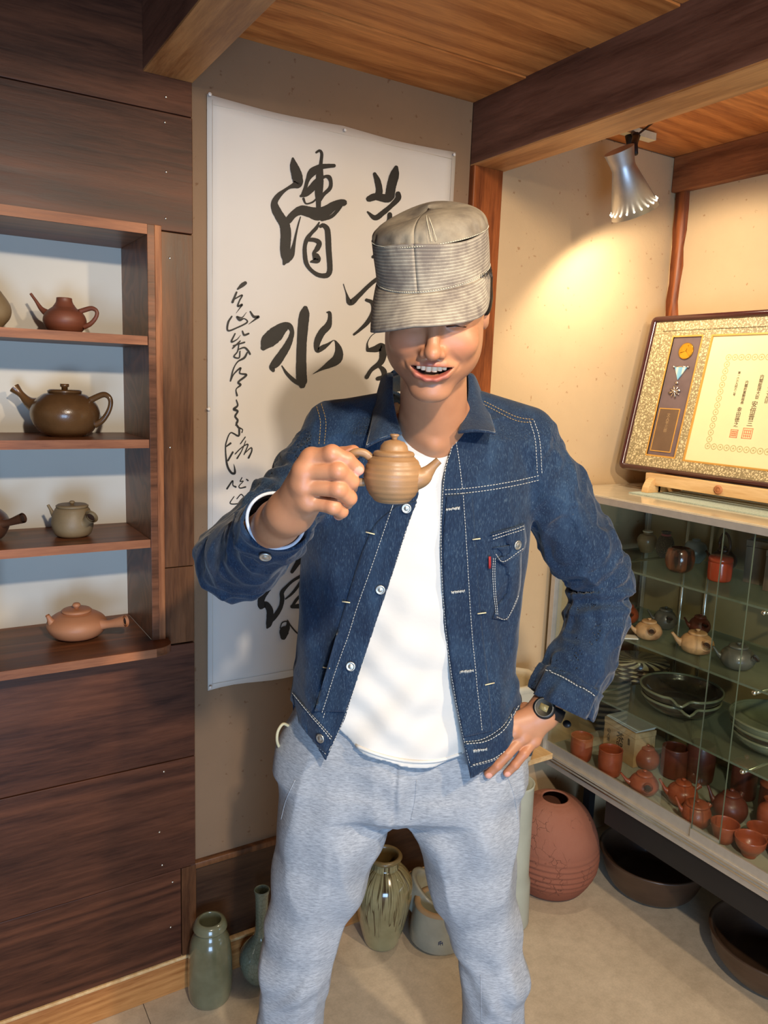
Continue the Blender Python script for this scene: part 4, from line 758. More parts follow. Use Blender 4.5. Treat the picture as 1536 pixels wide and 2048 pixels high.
G().lathe([(.093, .185), (.098, .192), (.096, .202), (.086, .204), (.074, .198), (.072, .185), (.07, .04), (0, .03)], 64, sq=oc, cap=0).out('rim', c1, op)
# big shallow bowls under the cabinet
bm = clay('bowl_brown', S(74, 52, 36), .45, .2, True, .15)
vessel('large_bowl', 'large dark brown bowl pushed under the cabinet, the one further back', 'bowl', (2.0, 1.475, 0), [(.09, 0), (.13, .02), (.155, .07), (.168, .115), (.172, .125)], bm, .01, 'dark bowls under the cabinet', 72)
vessel('large_bowl', 'large dark brown bowl under the cabinet near the right photo edge', 'bowl', (1.99, 1.045, 0), [(.10, 0), (.13, .02), (.16, .06), (.172, .105), (.176, .115)], bm, .01, 'dark bowls under the cabinet', 72)
# ------------------------------------------------------------------ implicit surfaces for the figure
def surf(fn, lo, hi, h, b=8):
    lo = np.asarray(lo, float); n = [int(math.ceil((hi[i]-lo[i])/h/b))*b for i in range(3)]
    cb_ = [k//b for k in n]
    ax_ = [lo[i]+(np.arange(cb_[i])*b+(b-1)/2)*h for i in range(3)]
    Cg = np.stack(np.meshgrid(*ax_, indexing='ij'), -1).reshape(-1, 3).astype(np.float32)
    dc = np.concatenate([fn(Cg[i:i+200000]) for i in range(0, len(Cg), 200000)]).reshape(cb_)
    V = np.repeat(np.repeat(np.repeat(dc, b, 0), b, 1), b, 2).astype(np.float32)
    act = np.argwhere(np.abs(dc) < b*h*1.15)
    off = np.stack(np.meshgrid(*[np.arange(b)]*3, indexing='ij'), -1).reshape(-1, 3)
    for i in range(0, len(act), 500):
        a = act[i:i+500]; idx = (a[:, None, :]*b+off[None]).reshape(-1, 3)
        V[idx[:, 0], idx[:, 1], idx[:, 2]] = fn((lo+idx*h).astype(np.float32))
    s = V < 0
    cells = np.zeros([k-1 for k in n], bool); c0 = s[:-1, :-1, :-1]
    corner = [(i, j, k) for i in (0, 1) for j in (0, 1) for k in (0, 1)]
    for (i, j, k) in corner[1:]: cells |= s[i:n[0]-1+i, j:n[1]-1+j, k:n[2]-1+k] != c0
    ci = np.argwhere(cells); ids = np.full(cells.shape, -1, np.int32); ids[cells] = np.arange(len(ci))
    acc = np.zeros((len(ci), 3)); cnt = np.zeros(len(ci))
    for a in corner:
        for ax in range(3):
            if a[ax]: continue
            bb = list(a); bb[ax] = 1
            va = V[ci[:, 0]+a[0], ci[:, 1]+a[1], ci[:, 2]+a[2]]; vb = V[ci[:, 0]+bb[0], ci[:, 1]+bb[1], ci[:, 2]+bb[2]]
            m = (va < 0) != (vb < 0); t = va[m]/(va[m]-vb[m]); p = np.tile(np.array(a, float), (m.sum(), 1)); p[:, ax] += t
            acc[m] += p; cnt[m] += 1
    pts = lo+(ci+acc/np.maximum(cnt, 1)[:, None])*h
    Q = []
    for ax in range(3):
        u, w = (ax+1) % 3, (ax+2) % 3
        sl0 = [slice(1, -1)]*3; sl0[ax] = slice(0, -1); sl1 = list(sl0); sl1[ax] = slice(1, None)
        A_, B_ = s[tuple(sl0)], s[tuple(sl1)]
        e = np.argwhere(A_ != B_); 
        if not len(e): continue
        inside = A_[e[:, 0], e[:, 1], e[:, 2]]; g = e.copy(); g[:, u] += 1; g[:, w] += 1
        def cid(du, dw):
            q = g.copy(); q[:, u] += du; q[:, w] += dw; return ids[q[:, 0], q[:, 1], q[:, 2]]
        q = np.stack([cid(-1, -1), cid(0, -1), cid(0, 0), cid(-1, 0)], 1); q[~inside] = q[~inside][:, ::-1]; Q.append(q)
    Q = np.concatenate(Q); Q = Q[(Q >= 0).all(1)]
    return pts, Q
def big(name, pts, Q, mats, parent=None, attr=None, world=True, matidx=None):
    W = to_world(pts) if world else pts; me = bpy.data.meshes.new(name)
    me.vertices.add(len(W)); me.vertices.foreach_set('co', np.asarray(W, np.float32).ravel())
    me.loops.add(len(Q)*4); me.loops.foreach_set('vertex_index', Q.astype(np.int32).ravel())
    me.polygons.add(len(Q)); me.polygons.foreach_set('loop_start', np.arange(0, len(Q)*4, 4, dtype=np.int32)); me.polygons.foreach_set('loop_total', np.full(len(Q), 4, np.int32))
    me.polygons.foreach_set('use_smooth', np.ones(len(Q), bool))
    for m in (mats if isinstance(mats, list) else [mats]): me.materials.append(m)
    if attr is not None:
        for k, v in attr.items():
            a = me.attributes.new(k, 'FLOAT', 'POINT'); a.data.foreach_set('value', np.asarray(v, np.float32))
    me.update(calc_edges=True); me.validate()
    o = bpy.data.objects.new(name, me); COL.objects.link(o)
    if parent is not None: o.parent = parent
    return o
def seg(p, a, b, ra, rb):
    a = np.asarray(a, np.float32); b = np.asarray(b, np.float32); ab = b-a; t = np.clip((p-a)@ab/(ab@ab+1e-12), 0, 1)
    return np.linalg.norm(p-a-t[:, None]*ab, axis=1)-(ra+(rb-ra)*t)
def ell(p, c, r):
    r = np.asarray(r, np.float32); q = (p-np.asarray(c, np.float32))/r; k0 = np.linalg.norm(q, axis=1); k1 = np.linalg.norm(q/r, axis=1); return k0*(k0-1)/np.maximum(k1, 1e-6)
def smin(a, b, k): h = np.clip(.5+.5*(b-a)/k, 0, 1); return b+(a-b)*h-k*h*(1-h)
def smax(a, b, k): return -smin(-a, -b, k)
def chain(p, pts, k=.004, rad=None):
    d = None
    for i in range(len(pts)-1):
        e = seg(p, pts[i][:3], pts[i+1][:3], pts[i][3], pts[i+1][3]); d = e if d is None else smin(d, e, k)
    return d
def wob(p, f, ph=0.0):                   # cheap smooth noise, about -1..1
    x, y, z = p[:, 0]*f, p[:, 1]*f, p[:, 2]*f
    return (np.sin(x*1.7+1.3*np.sin(y*1.1+ph)+ph)+np.sin(y*1.9+1.2*np.sin(z*1.3+ph*2)+2.1)+np.sin(z*1.5+1.4*np.sin(x*.9+ph)+.7))/3
def pp_(px, py, y, r): q = P(px, py, y); return (q[0], q[1], q[2], r)
def sections(rows):                      # rows: (py, px_left, px_right, y, ry); returns distance function for the elliptical trunk
    z = []; c = []; rx = []; cy_ = []; ry = []
    for (py, l, r_, y, q) in rows:
        a = P(l, py, y); b = P(r_, py, y); z.append((a[2]+b[2])/2); c.append((a[0]+b[0])/2); rx.append((b[0]-a[0])/2); cy_.append(y); ry.append(q)
    o = np.argsort(z); z, c, rx, cy_, ry = [np.array(v, np.float32)[o] for v in (z, c, rx, cy_, ry)]
    def f(p, grow=0.0):
        Z = p[:, 2]; C_ = np.interp(Z, z, c); X = np.interp(Z, z, rx)+grow; Y = np.interp(Z, z, cy_); R_ = np.interp(Z, z, ry)+grow
        a = np.abs((p[:, 0]-C_)/X); b = np.abs((p[:, 1]-Y)/R_); k = (a**2.3+b**2.3)**(1/2.3)
        d = (k-1)*np.where(k > 1e-6, np.sqrt((a*X)**2+(b*R_)**2)/np.maximum(k, 1e-6), R_)
        return np.maximum(d, np.maximum(Z-z[-1], z[0]-Z)-grow)
    return f
def poly_sd(x, z, poly):                 # signed distance to a polygon, negative inside
    poly = np.asarray(poly, np.float32); d = np.full(len(x), 1e9, np.float32); ins = np.zeros(len(x), bool); n = len(poly)
    for i in range(n):
        a, b = poly[i], poly[(i+1) % n]; e = b-a; wx = x-a[0]; wz = z-a[1]; t = np.clip((wx*e[0]+wz*e[1])/(e@e+1e-12), 0, 1)
        d = np.minimum(d, (wx-t*e[0])**2+(wz-t*e[1])**2)
        cnd = (a[1] > z) != (b[1] > z); xi = (b[0]-a[0])*(z-a[1])/(b[1]-a[1]+1e-12)+a[0]; ins ^= cnd & (x < xi)
    d = np.sqrt(d); return np.where(ins, -d, d)
# ------------------------------------------------------------------ head frame
TH = math.radians(20); HY = 1.2
_n = P(873, 722, HY-.105*math.cos(TH)+.052*math.sin(TH)); HO = np.array([_n[0], HY, _n[2]+.105*math.sin(TH)+.052*math.cos(TH)])
HR = np.array([[1, 0, 0], [0, math.cos(TH), -math.sin(TH)], [0, math.sin(TH), math.cos(TH)]])   # columns: head x,y,z in person frame
HYW = math.radians(-3.5); HR = HR @ np.array([[math.cos(HYW), -math.sin(HYW), 0], [math.sin(HYW), math.cos(HYW), 0], [0, 0, 1]])
def h2p(q): return HO+np.asarray(q)@HR.T
def head_sdf(p):
    q = (p-HO.astype(np.float32))@HR.astype(np.float32); x, y, z = q[:, 0], q[:, 1], q[:, 2]; m = np.stack([np.abs(x), y, z], 1)
    d = ell(q, (0, .012, .032), (.076, .095, .086))
    d = smin(d, ell(q, (0, -.022, -.032), (.069, .072, .084)), .03)
    d = smin(d, ell(q, (0, -.034, -.072), (.054, .048, .044)), .022)
    d = smin(d, ell(m, (.047, -.006, -.056), (.024, .042, .038)), .022)
    d = smin(d, ell(q, (0, -.066, -.112), (.029, .022, .017)), .024)
    d = smin(d, ell(m, (.040, -.066, -.034), (.025, .022, .022)), .016)
    d = smin(d, ell(q, (0, -.077, .020), (.052, .013, .013)), .014)
    d = smax(d, -ell(m, (.031, -.101, .000), (.021, .014, .012)), .012)
    d = smin(d, ell(m, (.031, -.080, -.001), (.017, .012, .010)), .006)
    d = smax(d, -seg(m, (.017, -.0925, -.006), (.044, -.084, -.003), .0008, .0008), .004)
    nose = smin(seg(q, (0, -.086, .004), (0, -.106, -.036), .0078, .0092), ell(q, (0, -.110, -.040), (.0108, .0120, .0100)), .008)
    nose = smin(nose, ell(m, (.0135, -.0975, -.0435), (.0075, .0105, .0075)), .006)
    nose = smax(nose, -ell(m, (.0070, -.104, -.0535), (.0042, .006, .0045)), .003)
    d = smin(d, nose, .009)
    d = smin(d, ell(q, (0, -.074, -.070), (.034, .022, .022)), .012)
    # smile lines
    d = smax(d, -seg(m, (.0215, -.0995, -.041), (.041, -.081, -.067), .0020, .0022), .009)
    zc = z-(-.0715+5*x*x); hh = np.clip(1-(x/.0315)**2, 0, 1)
    cav = np.maximum(np.maximum(np.abs(zc+.0005)-.0084*hh, np.abs(x)-.0315), np.maximum(y+.068, -y-.15))
    up = [(-.034, -.0790, -.0650), (-.018, -.0920, -.0615), (-.005, -.0965, -.0605), (.005, -.0965, -.0605), (.018, -.0920, -.0615), (.034, -.0790, -.0650)]
    lo_ = [(-.032, -.0795, -.0668), (-.020, -.0895, -.0770), (-.007, -.0945, -.0812), (.007, -.0945, -.0812), (.020, -.0895, -.0770), (.032, -.0795, -.0668)]
    d = smin(d, chain(q, [u+(.0030 if abs(u[0]) > .02 else .0040,) for u in up]), .006)
    d = smin(d, chain(q, [u+(.0026 if abs(u[0]) > .02 else .0056,) for u in lo_]), .006)
    d = smax(d, -cav, .003)
    d = smax(d, -seg(m, (0, -.091, -.0935), (.012, -.087, -.0925), .002, .001), .008)
    ear = smax(ell(m, (.0765, .020, -.010), (.009, .018, .028)), -ell(m, (.086, .018, -.008), (.006, .010, .018)), .004)
    return smin(d, ear, .006)
neckA = h2p((0, .018, -.075)); neckB = P(868, 905, 1.37)
torso_in = sections([(860, 745, 985, 1.39, .085), (900, 690, 1035, 1.39, .100), (1000, 660, 1045, 1.395, .112), (1150, 645, 1010, 1.40, .108), (1300, 640, 1000, 1.405, .105), (1450, 610, 1020, 1.415, .115), (1600, 590, 1010, 1.42, .115)])
def body_core(p):
    d = head_sdf(p); d = smin(d, seg(p, neckA, neckB, .052, .060), .025)
    d = smin(d, seg(p, P(868, 880, 1.37), P(720, 880, 1.40), .05, .045), .03); d = smin(d, seg(p, P(868, 880, 1.37), P(1020, 885, 1.40), .05, .045), .03)
    # neck tendons and collar bones
    d = smin(d, seg(p, P(815, 830, 1.31), P(862, 885, 1.295), .008, .008), .02); d = smin(d, seg(p, P(925, 820, 1.32), P(872, 885, 1.295), .008, .008), .02)
    return d
# right arm (holds the pot) and left arm (on the hip)
RS, RE, RW = P(668, 892, 1.40), P(470, 1118, 1.22), P(570, 1030, .965)
LS, LE, LW = P(1055, 905, 1.42), P(1204, 1172, 1.455), P(1104, 1408, 1.375)
HDY = .93
rf_ = {  # finger: knuckle, middle joint, end joint, tip
 'index': [pp_(624, 918, .912, .0112), pp_(664, 908, .898, .0104), pp_(694, 920, .900, .0092), pp_(715, 938, .908, .0084)],
 'middle': [pp_(608, 944, .908, .0110), pp_(676, 942, .893, .0104), pp_(703, 963, .906, .0092), pp_(702, 976, .928, .0082)],
 'ring': [pp_(606, 972, .910, .0108), pp_(676, 978, .895, .0100), pp_(699, 996, .908, .0090), pp_(694, 1006, .93, .0080)],
 'pinky': [pp_(616, 1002, .916, .0100), pp_(666, 1013, .903, .0090), pp_(683, 1023, .914, .0080), pp_(678, 1029, .932, .0072)],
 'thumb': [pp_(610, 1000, .955, .0150), pp_(650, 945, .955, .0125), pp_(682, 912, .950, .0108), pp_(706, 905, .942, .0094)]}
def rhand(p):
    W = P(578, 1026, .955); d = seg(p, RE+(RW-RE)*.15, W, .040, .0255); palm = None
    fore = seg(p, RE+(RW-RE)*.15, P(556, 1045, .995), .036, .029); d = smin(fore, seg(p, P(556, 1045, .995), W, .029, .0265), .01)
    for k in ('index', 'middle', 'ring', 'pinky'):
        e = seg(p, W, rf_[k][0][:3], .021, .0135); palm = e if palm is None else smin(palm, e, .012)
    palm = smin(palm, seg(p, P(600, 1010, .955), P(640, 985, .945), .022, .016), .015); d = smin(d, palm, .015)
    for k in ('index', 'middle', 'ring', 'pinky'):
        f = chain(p, rf_[k], .003); f = smin(f, np.linalg.norm(p-np.array(rf_[k][1][:3], np.float32), axis=1)-rf_[k][1][3]*.98, .004); d = smin(d, f, .0022)
    d = smin(d, chain(p, rf_['thumb'], .004), .008)
    for k in ('index', 'middle', 'ring', 'pinky'): d = smin(d, np.linalg.norm(p-np.array(rf_[k][0][:3], np.float32)+np.array([0, .002, 0], np.float32), axis=1)-.0108, .010)
    # creases at the finger joints
    for k in ():
        c = np.array(rf_[k][1][:3]); t = np.array(rf_[k][2][:3])-np.array(rf_[k][0][:3]); t /= np.linalg.norm(t); u = np.cross(t, [0, 1, 0]); u /= np.linalg.norm(u)
        o = c+np.array([0, -rf_[k][1][3]*1.02, 0])
        for s in (-.0028, 0, .0028): d = smax(d, -seg(p, o+t*s-u*.004, o+t*s+u*.004, .0003, .0003), .0014)
    return d
lf_ = {
 'pinky': [pp_(1068, 1480, 1.345, .0102), pp_(1048, 1507, 1.325, .0092), pp_(1030, 1530, 1.318, .0084), pp_(1014, 1546, 1.318, .0076)],
 'ring': [pp_(1046, 1474, 1.338, .0108), pp_(1014, 1508, 1.318, .0100), pp_(994, 1531, 1.311, .0092), pp_(977, 1548, 1.312, .0084)],
 'middle': [pp_(1028, 1462, 1.335, .0110), pp_(992, 1496, 1.316, .0100), pp_(974, 1514, 1.312, .0092), pp_(959, 1528, 1.312, .0084)],
 'index': [pp_(1012, 1446, 1.340, .0110), pp_(976, 1474, 1.326, .0100), pp_(958, 1488, 1.322, .0092), pp_(944, 1498, 1.322, .0084)],
 'thumb': [pp_(1050, 1420, 1.385, .0150), pp_(1030, 1430, 1.42, .0130), pp_(1012, 1450, 1.45, .0112), pp_(1000, 1465, 1.47, .0096)]}
def lhand(p):
    W = LW; d = seg(p, LE+(LW-LE)*.3, P(1088, 1424, 1.362), .036, .0275); palm = None
    for k in ('index', 'middle', 'ring', 'pinky'):
        e = seg(p, P(1086, 1426, 1.360), lf_[k][0][:3], .022, .0125); palm = e if palm is None else smin(palm, e, .014)
    d = smin(d, palm, .015)
    for k in ('index', 'middle', 'ring', 'pinky'):
        d = smin(d, chain(p, lf_[k], .003), .004); d = smin(d, np.linalg.norm(p-np.array(lf_[k][0][:3], np.float32)+np.array([0, .003, 0], np.float32), axis=1)-.0105, .007)
    return smin(d, chain(p, lf_['thumb'], .004), .008)
# legs
LEGS = {'l': [pp_(662, 1560, 1.42, .105), pp_(668, 1640, 1.42, .104), pp_(640, 1750, 1.418, .088), pp_(610, 1850, 1.415, .074), pp_(594, 1930, 1.41, .069), pp_(580, 2048, 1.42, .062)],
        'r': [pp_(935, 1560, 1.42, .105), pp_(930, 1640, 1.42, .104), pp_(942, 1750, 1.418, .085), pp_(968, 1850, 1.412, .068), pp_(985, 1940, 1.405, .064), pp_(988, 2048, 1.42, .059)]}
for k in LEGS:
    a = LEGS[k][-1]; LEGS[k] += [(a[0]+(-.012 if k == 'l' else .012), 1.43, .14, .055), (a[0]+(-.016 if k == 'l' else .016), 1.435, .075, .053)]
def legs(p, g):
    d = None
    for k in 'lr':
        e = chain(p, [(a, b, c, r+g) for a, b, c, r in LEGS[k]], .02); d = e if d is None else smin(d, e, .045)
    return d
def body_lo(p):
    d = torso_in(p, -.012); d = smin(d, legs(p, -.018), .03)
    d = smin(d, seg(p, RS, RE, .045, .036), .03); d = smin(d, seg(p, RE, RE+(RW-RE)*.5, .036, .030), .01)
    d = smin(d, seg(p, LS, LE, .045, .036), .03); d = smin(d, seg(p, LE, LE+(LW-LE)*.6, .036, .028), .01)
    for k, s in (('l', -1), ('r', 1)):
        a = LEGS[k][-1]; d = smin(d, chain(p, [(a[0], 1.44, .06, .035), (a[0]+.02*s, 1.33, .035, .028), (a[0]+.03*s, 1.25, .03, .022)], .01), .02)
    return d
# skin with soft blotches, lips, nails and the dark of the mouth carried by point attributes
t = NT('skin'); v = t.coord(); n1 = t.noise(v, 12, 4); base = t.ramp(n1, [(.3, S(170, 116, 84)), (.7, S(192, 136, 100))])
def attr(t, nm): a = t.new('ShaderNodeAttribute'); a.attribute_name = nm; return a.outputs['Fac']
base = t.mix(t.math('MULTIPLY', attr(t, 'red'), .28), base, S(196, 104, 78)); base = t.mix(attr(t, 'lip'), base, S(172, 92, 80)); base = t.mix(attr(t, 'mouth'), base, S(40, 14, 12)); base = t.mix(attr(t, 'nail'), base, S(222, 160, 140)); base = t.mix(attr(t, 'stubble'), base, S(150, 106, 84))
t.set(Base_Color=base, Roughness=.46, Subsurface_Weight=.12, Subsurface_Radius=(.012, .005, .003), Subsurface_Scale=1.0, Normal=t.bump(t.noise(v, 700, 2), .12, .0006, t.bump(t.noise(v, 60, 3), .08, .002)))
skin = t.m
parts = []
for fn, lo, hi, h in [(body_core, np.array([HO[0]-.13, 1.03, 1.40]), (HO[0]+.13, 1.50, 1.86), .0017), (rhand, (P(520, 1100, 1.1)[0]-.03, .86, P(600, 1090, .95)[2]-.03), (P(725, 900, .95)[0]+.01, 1.12, P(650, 880, .9)[2]+.01), .0013),
                      (lhand, (P(925, 1500, 1.3)[0]-.01, 1.26, P(1000, 1560, 1.3)[2]-.01), (P(1135, 1400, 1.4)[0]+.01, 1.50, P(1100, 1360, 1.4)[2]+.01), .0014), (body_lo, (-.42, 1.16, -.02), (.56, 1.60, 1.52), .007)]:
    V_, Q_ = surf(fn, lo, hi, h); parts.append((V_, Q_))
def head_attr(V_):
    q = (V_-HO)@HR; x, y, z = q.T; m = np.abs(x); zc = z-(-.0715+5*x*x)
    face = (y < -.06) & (m < .036)
    dl = chain(q.astype(np.float32), [(-.034, -.0790, -.0650, .003), (-.018, -.0920, -.0615, .004), (-.005, -.0965, -.0605, .0045), (.005, -.0965, -.0605, .0045), (.018, -.0920, -.0615, .004), (.034, -.0790, -.0650, .003)]); dl2 = chain(q.astype(np.float32), [(-.032, -.0795, -.0668, .003), (-.020, -.0895, -.0770, .006), (-.007, -.0945, -.0812, .0068), (.007, -.0945, -.0812, .0068), (.020, -.0895, -.0770, .006), (.032, -.0795, -.0668, .003)])
    lip = np.clip(.5-np.minimum(dl, dl2)/.003, 0, 1)*face
    mouth = face & (np.abs(zc) < .0080) & (y > -.0865+13*x*x) & (m < .0275) & (y < -.05)
    red = np.exp(-(((m-.042)/.02)**2+((z+.035)/.02)**2))*(y < -.04)+np.exp(-((m/.014)**2+((z+.042)/.012)**2))*(y < -.09)*.6
    stub = np.exp(-((z+.098)/.018)**2)*(y < -.03)*.35
    return dict(lip=lip, mouth=mouth*1.0, red=red, stubble=stub)
AT = {k: [] for k in ('lip', 'mouth', 'red', 'stubble', 'nail')}
for i, (V_, Q_) in enumerate(parts):
    a = head_attr(V_) if i == 0 else {}
    if i in (1, 2):
        f_ = rf_ if i == 1 else lf_; nail = np.zeros(len(V_)); red = np.zeros(len(V_))
        for k, c in f_.items():
            tip, dip = np.array(c[3][:3]), np.array(c[2][:3]); d_ = (tip-dip)/np.linalg.norm(tip-dip); s = np.array([0, -1, 0.]); s = s-d_*(s@d_); s /= np.linalg.norm(s)
            w_ = np.cross(d_, s); r_ = c[3][3]; rel_ = V_-(tip+d_*r_*.1+s*r_*.9)
            e_ = (rel_@d_/(r_*.95))**2+(rel_@w_/(r_*.72))**2+(rel_@s/(r_*.45))**2; nail = np.maximum(nail, np.clip((1.1-e_)*6, 0, 1))
            for j in (0, 1, 2, 3): red = np.maximum(red, .55*np.exp(-(np.linalg.norm(V_-np.array(c[j][:3]), axis=1)/.014)**4))
        a = dict(nail=nail, red=red)
    for k in AT: AT[k].append(a.get(k, np.zeros(len(V_))))
off_ = np.cumsum([0]+[len(a) for a, _ in parts])
person = big('person', np.concatenate([a for a, _ in parts]), np.concatenate([b+o for (_, b), o in zip(parts, off_)]), skin, attr={k: np.concatenate(v) for k, v in AT.items()})
tag(person, 'smiling man in a denim jacket and cap standing with a small teapot held up', 'person')
# teeth
enamel = plain('enamel', S(240, 224, 192), .25, 0, .03, coat=.4)
def hobj(g, name, mat, par=person, M_=None, **k):
    q = np.array(g.v); q = q if M_ is None else M_(q); g.v = [tuple(v) for v in to_world(h2p(q))]; return g.out(name, mat, par, **k)
xs_ = [(-.0043, .0084), (.0043, .0084), (-.0121, .0072), (.0121, .0072), (-.0189, .0066), (.0189, .0066), (-.0247, .0054), (.0247, .0054)]
for x, w_ in xs_:
    g = G(); zt = -.0628+4.2*x*x; ln_ = .0114 if abs(x) < .006 else (.0106 if abs(x) < .02 else .0078); yy = -.0890+15*x*x
    rows = []
    for j in range(6):
        f = j/5; ww = w_*(.43+.08*math.sin(math.pi*f*.8)); zz = zt-ln_*f; rows.append([(x-ww, yy+.004, zz), (x-ww*.98, yy+.0006, zz), (x-ww*.5, yy-.0010, zz), (x+ww*.5, yy-.0010, zz), (x+ww*.98, yy+.0006, zz), (x+ww, yy+.004, zz)])
    rows.append([(a, b+.002, c-.0002) for a, b, c in rows[-1]]); g.grid(rows); hobj(g, 'tooth', enamel)
g = G(); 0 and g.grid([[(x, -.0795+13*x*x, -.0775+6.5*x*x), (x, -.0785+13*x*x, -.083+6.5*x*x)] for x in np.linspace(-.024, .024, 20)]); None
hairm = plain('hair', S(24, 18, 15), .5, 0, .3, 200)
g = G(); 
for s in (-1, 1): g.tube([(s*.017, -.0925, -.0055), (s*.031, -.0925, -.0035), (s*.045, -.0850, -.0065)], .0009, 5)
hobj(g, 'eyelashes', hairm); person.children[-1]['kind'] = 'stuff'
def hair_sdf(p):
    q = (p-HO.astype(np.float32))@HR.astype(np.float32); m = np.stack([np.abs(q[:, 0]), q[:, 1], q[:, 2]], 1)
    d = ell(q, (0, .015, .028), (.0820, .103, .090))-.0025*np.sin(q[:, 0]*900+q[:, 1]*700+3*np.sin(q[:, 2]*90))*.6
    cut = np.maximum(-(q[:, 1]+.028+.35*(q[:, 2])), q[:, 2]-.06)
    d = np.maximum(d, cut); d = np.maximum(d, -(q[:, 2]+.045-.0*q[:, 1])+0)
    side = np.minimum(ell(q, (.0775, -.002, .010), (.0065, .015, .020)), ell(q, (-.077, -.008, .006), (.006, .018, .028))); return smin(d, side, .006)
V_, Q_ = surf(hair_sdf, (HO[0]-.1, 1.08, HO[2]-.12), (HO[0]+.1, 1.36, HO[2]+.12), .002); big('hair', V_, Q_, hairm, person)
# ------------------------------------------------------------------ cap
CR = math.radians(-8.5)
CYAW = math.radians(-11)
def capM(q):
    q = np.array(q, float); x0_, y0_ = q[..., 0].copy(), q[..., 1].copy(); q[..., 0] = x0_*math.cos(CYAW)-y0_*math.sin(CYAW); q[..., 1] = x0_*math.sin(CYAW)+y0_*math.cos(CYAW); x, z = q[..., 0].copy(), q[..., 2]-.03; c, s = math.cos(CR), math.sin(CR); o = q.copy(); o[..., 0] = x*c+z*s; o[..., 2] = -x*s+z*c+.03; o[..., 0] -= .006; return o
t = NT('cap_cloth'); uvn = t.new('ShaderNodeTexCoord').outputs['UV']; sx_ = t.new('ShaderNodeSeparateXYZ'); t.link(uvn, sx_.inputs[0]); v = t.coord()
wv = t.noise(v, 25, 2); ly = t.math('ADD', t.math('MULTIPLY', sx_.outputs[1], 1.0), t.math('MULTIPLY', wv, .018))
fr_ = t.math('ABSOLUTE', t.math('SUBTRACT', t.math('FRACT', ly), .5)); line = t.ramp(fr_, [(.07, (1, 1, 1)), (.15, (0, 0, 0))])
dash = t.math('GREATER_THAN', t.math('FRACT', t.math('MULTIPLY', sx_.outputs[0], 1.0)), .22); line2 = t.math('MULTIPLY', line, dash)
wear = t.ramp(t.noise(v, 22, 5, .65), [(.40, (.0,)*3), (.62, (1,)*3)])
basec = t.mix(wear, S(108, 98, 90), S(146, 136, 120)); col = t.mix(t.math('MULTIPLY', line2, t.math('MULTIPLY_ADD', wear, .5, .25)), basec, S(216, 206, 184))
t.set(Base_Color=col, Roughness=.9, Normal=t.bump(fr_, .35, .0016, t.bump(t.noise(v, 600, 2), .2, .0006))); capq = t.m
t = NT('cap_crown'); v = t.coord(); wear = t.ramp(t.noise(v, 16, 5, .6), [(.38, (0,)*3), (.65, (1,)*3)])
t.set(Base_Color=t.mix(wear, S(100, 90, 78), S(142, 131, 112)), Roughness=.9, Normal=t.bump(t.noise(v, 600, 2), .2, .0006, t.bump(t.noise(v, 30, 3), .5, .004))); capc = t.m
cap = None
def ringpt(a, z, bx, by): return (bx*math.sin(a), .008-by*math.cos(a), z)
NA = 120
def rad_at(f): return (.0825+.0005*f, .1040-.004*f)
rows = []; uv = []
for j in range(25):
    f = j/24; z = .040+.064*f; bx, by = rad_at(f); row = []
    for i in range(NA+1):
        a = 2*math.pi*i/NA; w_ = 1+.008*math.sin(a*7+f*5)*f+.006*math.sin(a*3+1)*f; row.append(ringpt(a, z+.006*math.cos(a)*(1-f)*-.6+.004*math.sin(3*a+2)*f, bx*w_, by*w_)); uv.append((a*38, f*15))
    rows.append(row)
g = G().grid(rows); cap = hobj(g, 'cap', capq, M_=capM, uv=uv, solid=.0022)
rows = []; uv = []
for j in range(21):
    f = j/20; row = []; th = f*math.pi/2
    k = math.cos(th)**.5; zz = .1022+.031*math.sin(th)**.85
    for i in range(NA+1):
        a = 2*math.pi*i/NA; pu = .5*(1+math.sin(a*19+1.5*math.sin(a*5))); pk = math.exp(-((f-.16)/.16)**2)*min(1, f/.10)
        bx, by = rad_at(1); grow = 1.0-.045*pu*pk
        row.append(ringpt(a, zz+.004*math.sin(2*a+1)*math.sin(th)-.006*math.cos(a)*math.sin(th)*0+.005*math.sin(a-.6)*math.sin(th), bx*k*grow+.0004, by*k*grow+.0004)); uv.append((a*10, f))
    rows.append(row)
g = G().grid(rows); hobj(g, 'crown', capc, cap, M_=capM, solid=.002)
rows = []; uv = []; A0 = math.radians(93)
for j in range(17):
    v_ = j/16; row = []
    for i in range(61):
        u = -1+2*i/60; a = u*A0; bx, by = rad_at(0); e = (1-abs(u)**4.5)**.5 if abs(u) < 1 else 0
        LT = (.052+.010*abs(u)**2)*(1+.36*max(-u, 0)-.30*max(-u-.8, 0))*(.30+.70*e); L2 = LT*v_; base_ = np.array(ringpt(a, .044-.003*math.cos(a), bx, by)); 
        fwd = np.array([.16*math.sin(a), -.66-.1*(1-abs(u)), 0]); dn = np.array([0, 0, -.76+.10*(1-abs(u))])
        curl = np.array([-.10*math.sin(a), 0, -.26*abs(u)**2])*v_
        row.append(tuple(base_+(fwd+dn+curl)*L2)); uv.append((a*46, LT*(1-v_)*215))
    rows.append(row)
g = G().grid(rows); hobj(g, 'brim', capq, cap, M_=capM, uv=uv, solid=.0035)
thread = plain('thread_cream', S(214, 204, 178), .8, 0, .05)
g = G()
for zz, k in ((.043, 1.014), (.048, 1.014), (.1035, 1.012)):
    bx, by = rad_at(0 if zz < .1 else 1)
    for i in range(0, 150):
        a0 = 2*math.pi*i/150; g.tube([ringpt(a0, zz-.0036*math.cos(a0)*(zz < .1), bx*k, by*k), ringpt(a0+.026, zz-.0036*math.cos(a0)*(zz < .1), bx*k, by*k)], .0006, 4)
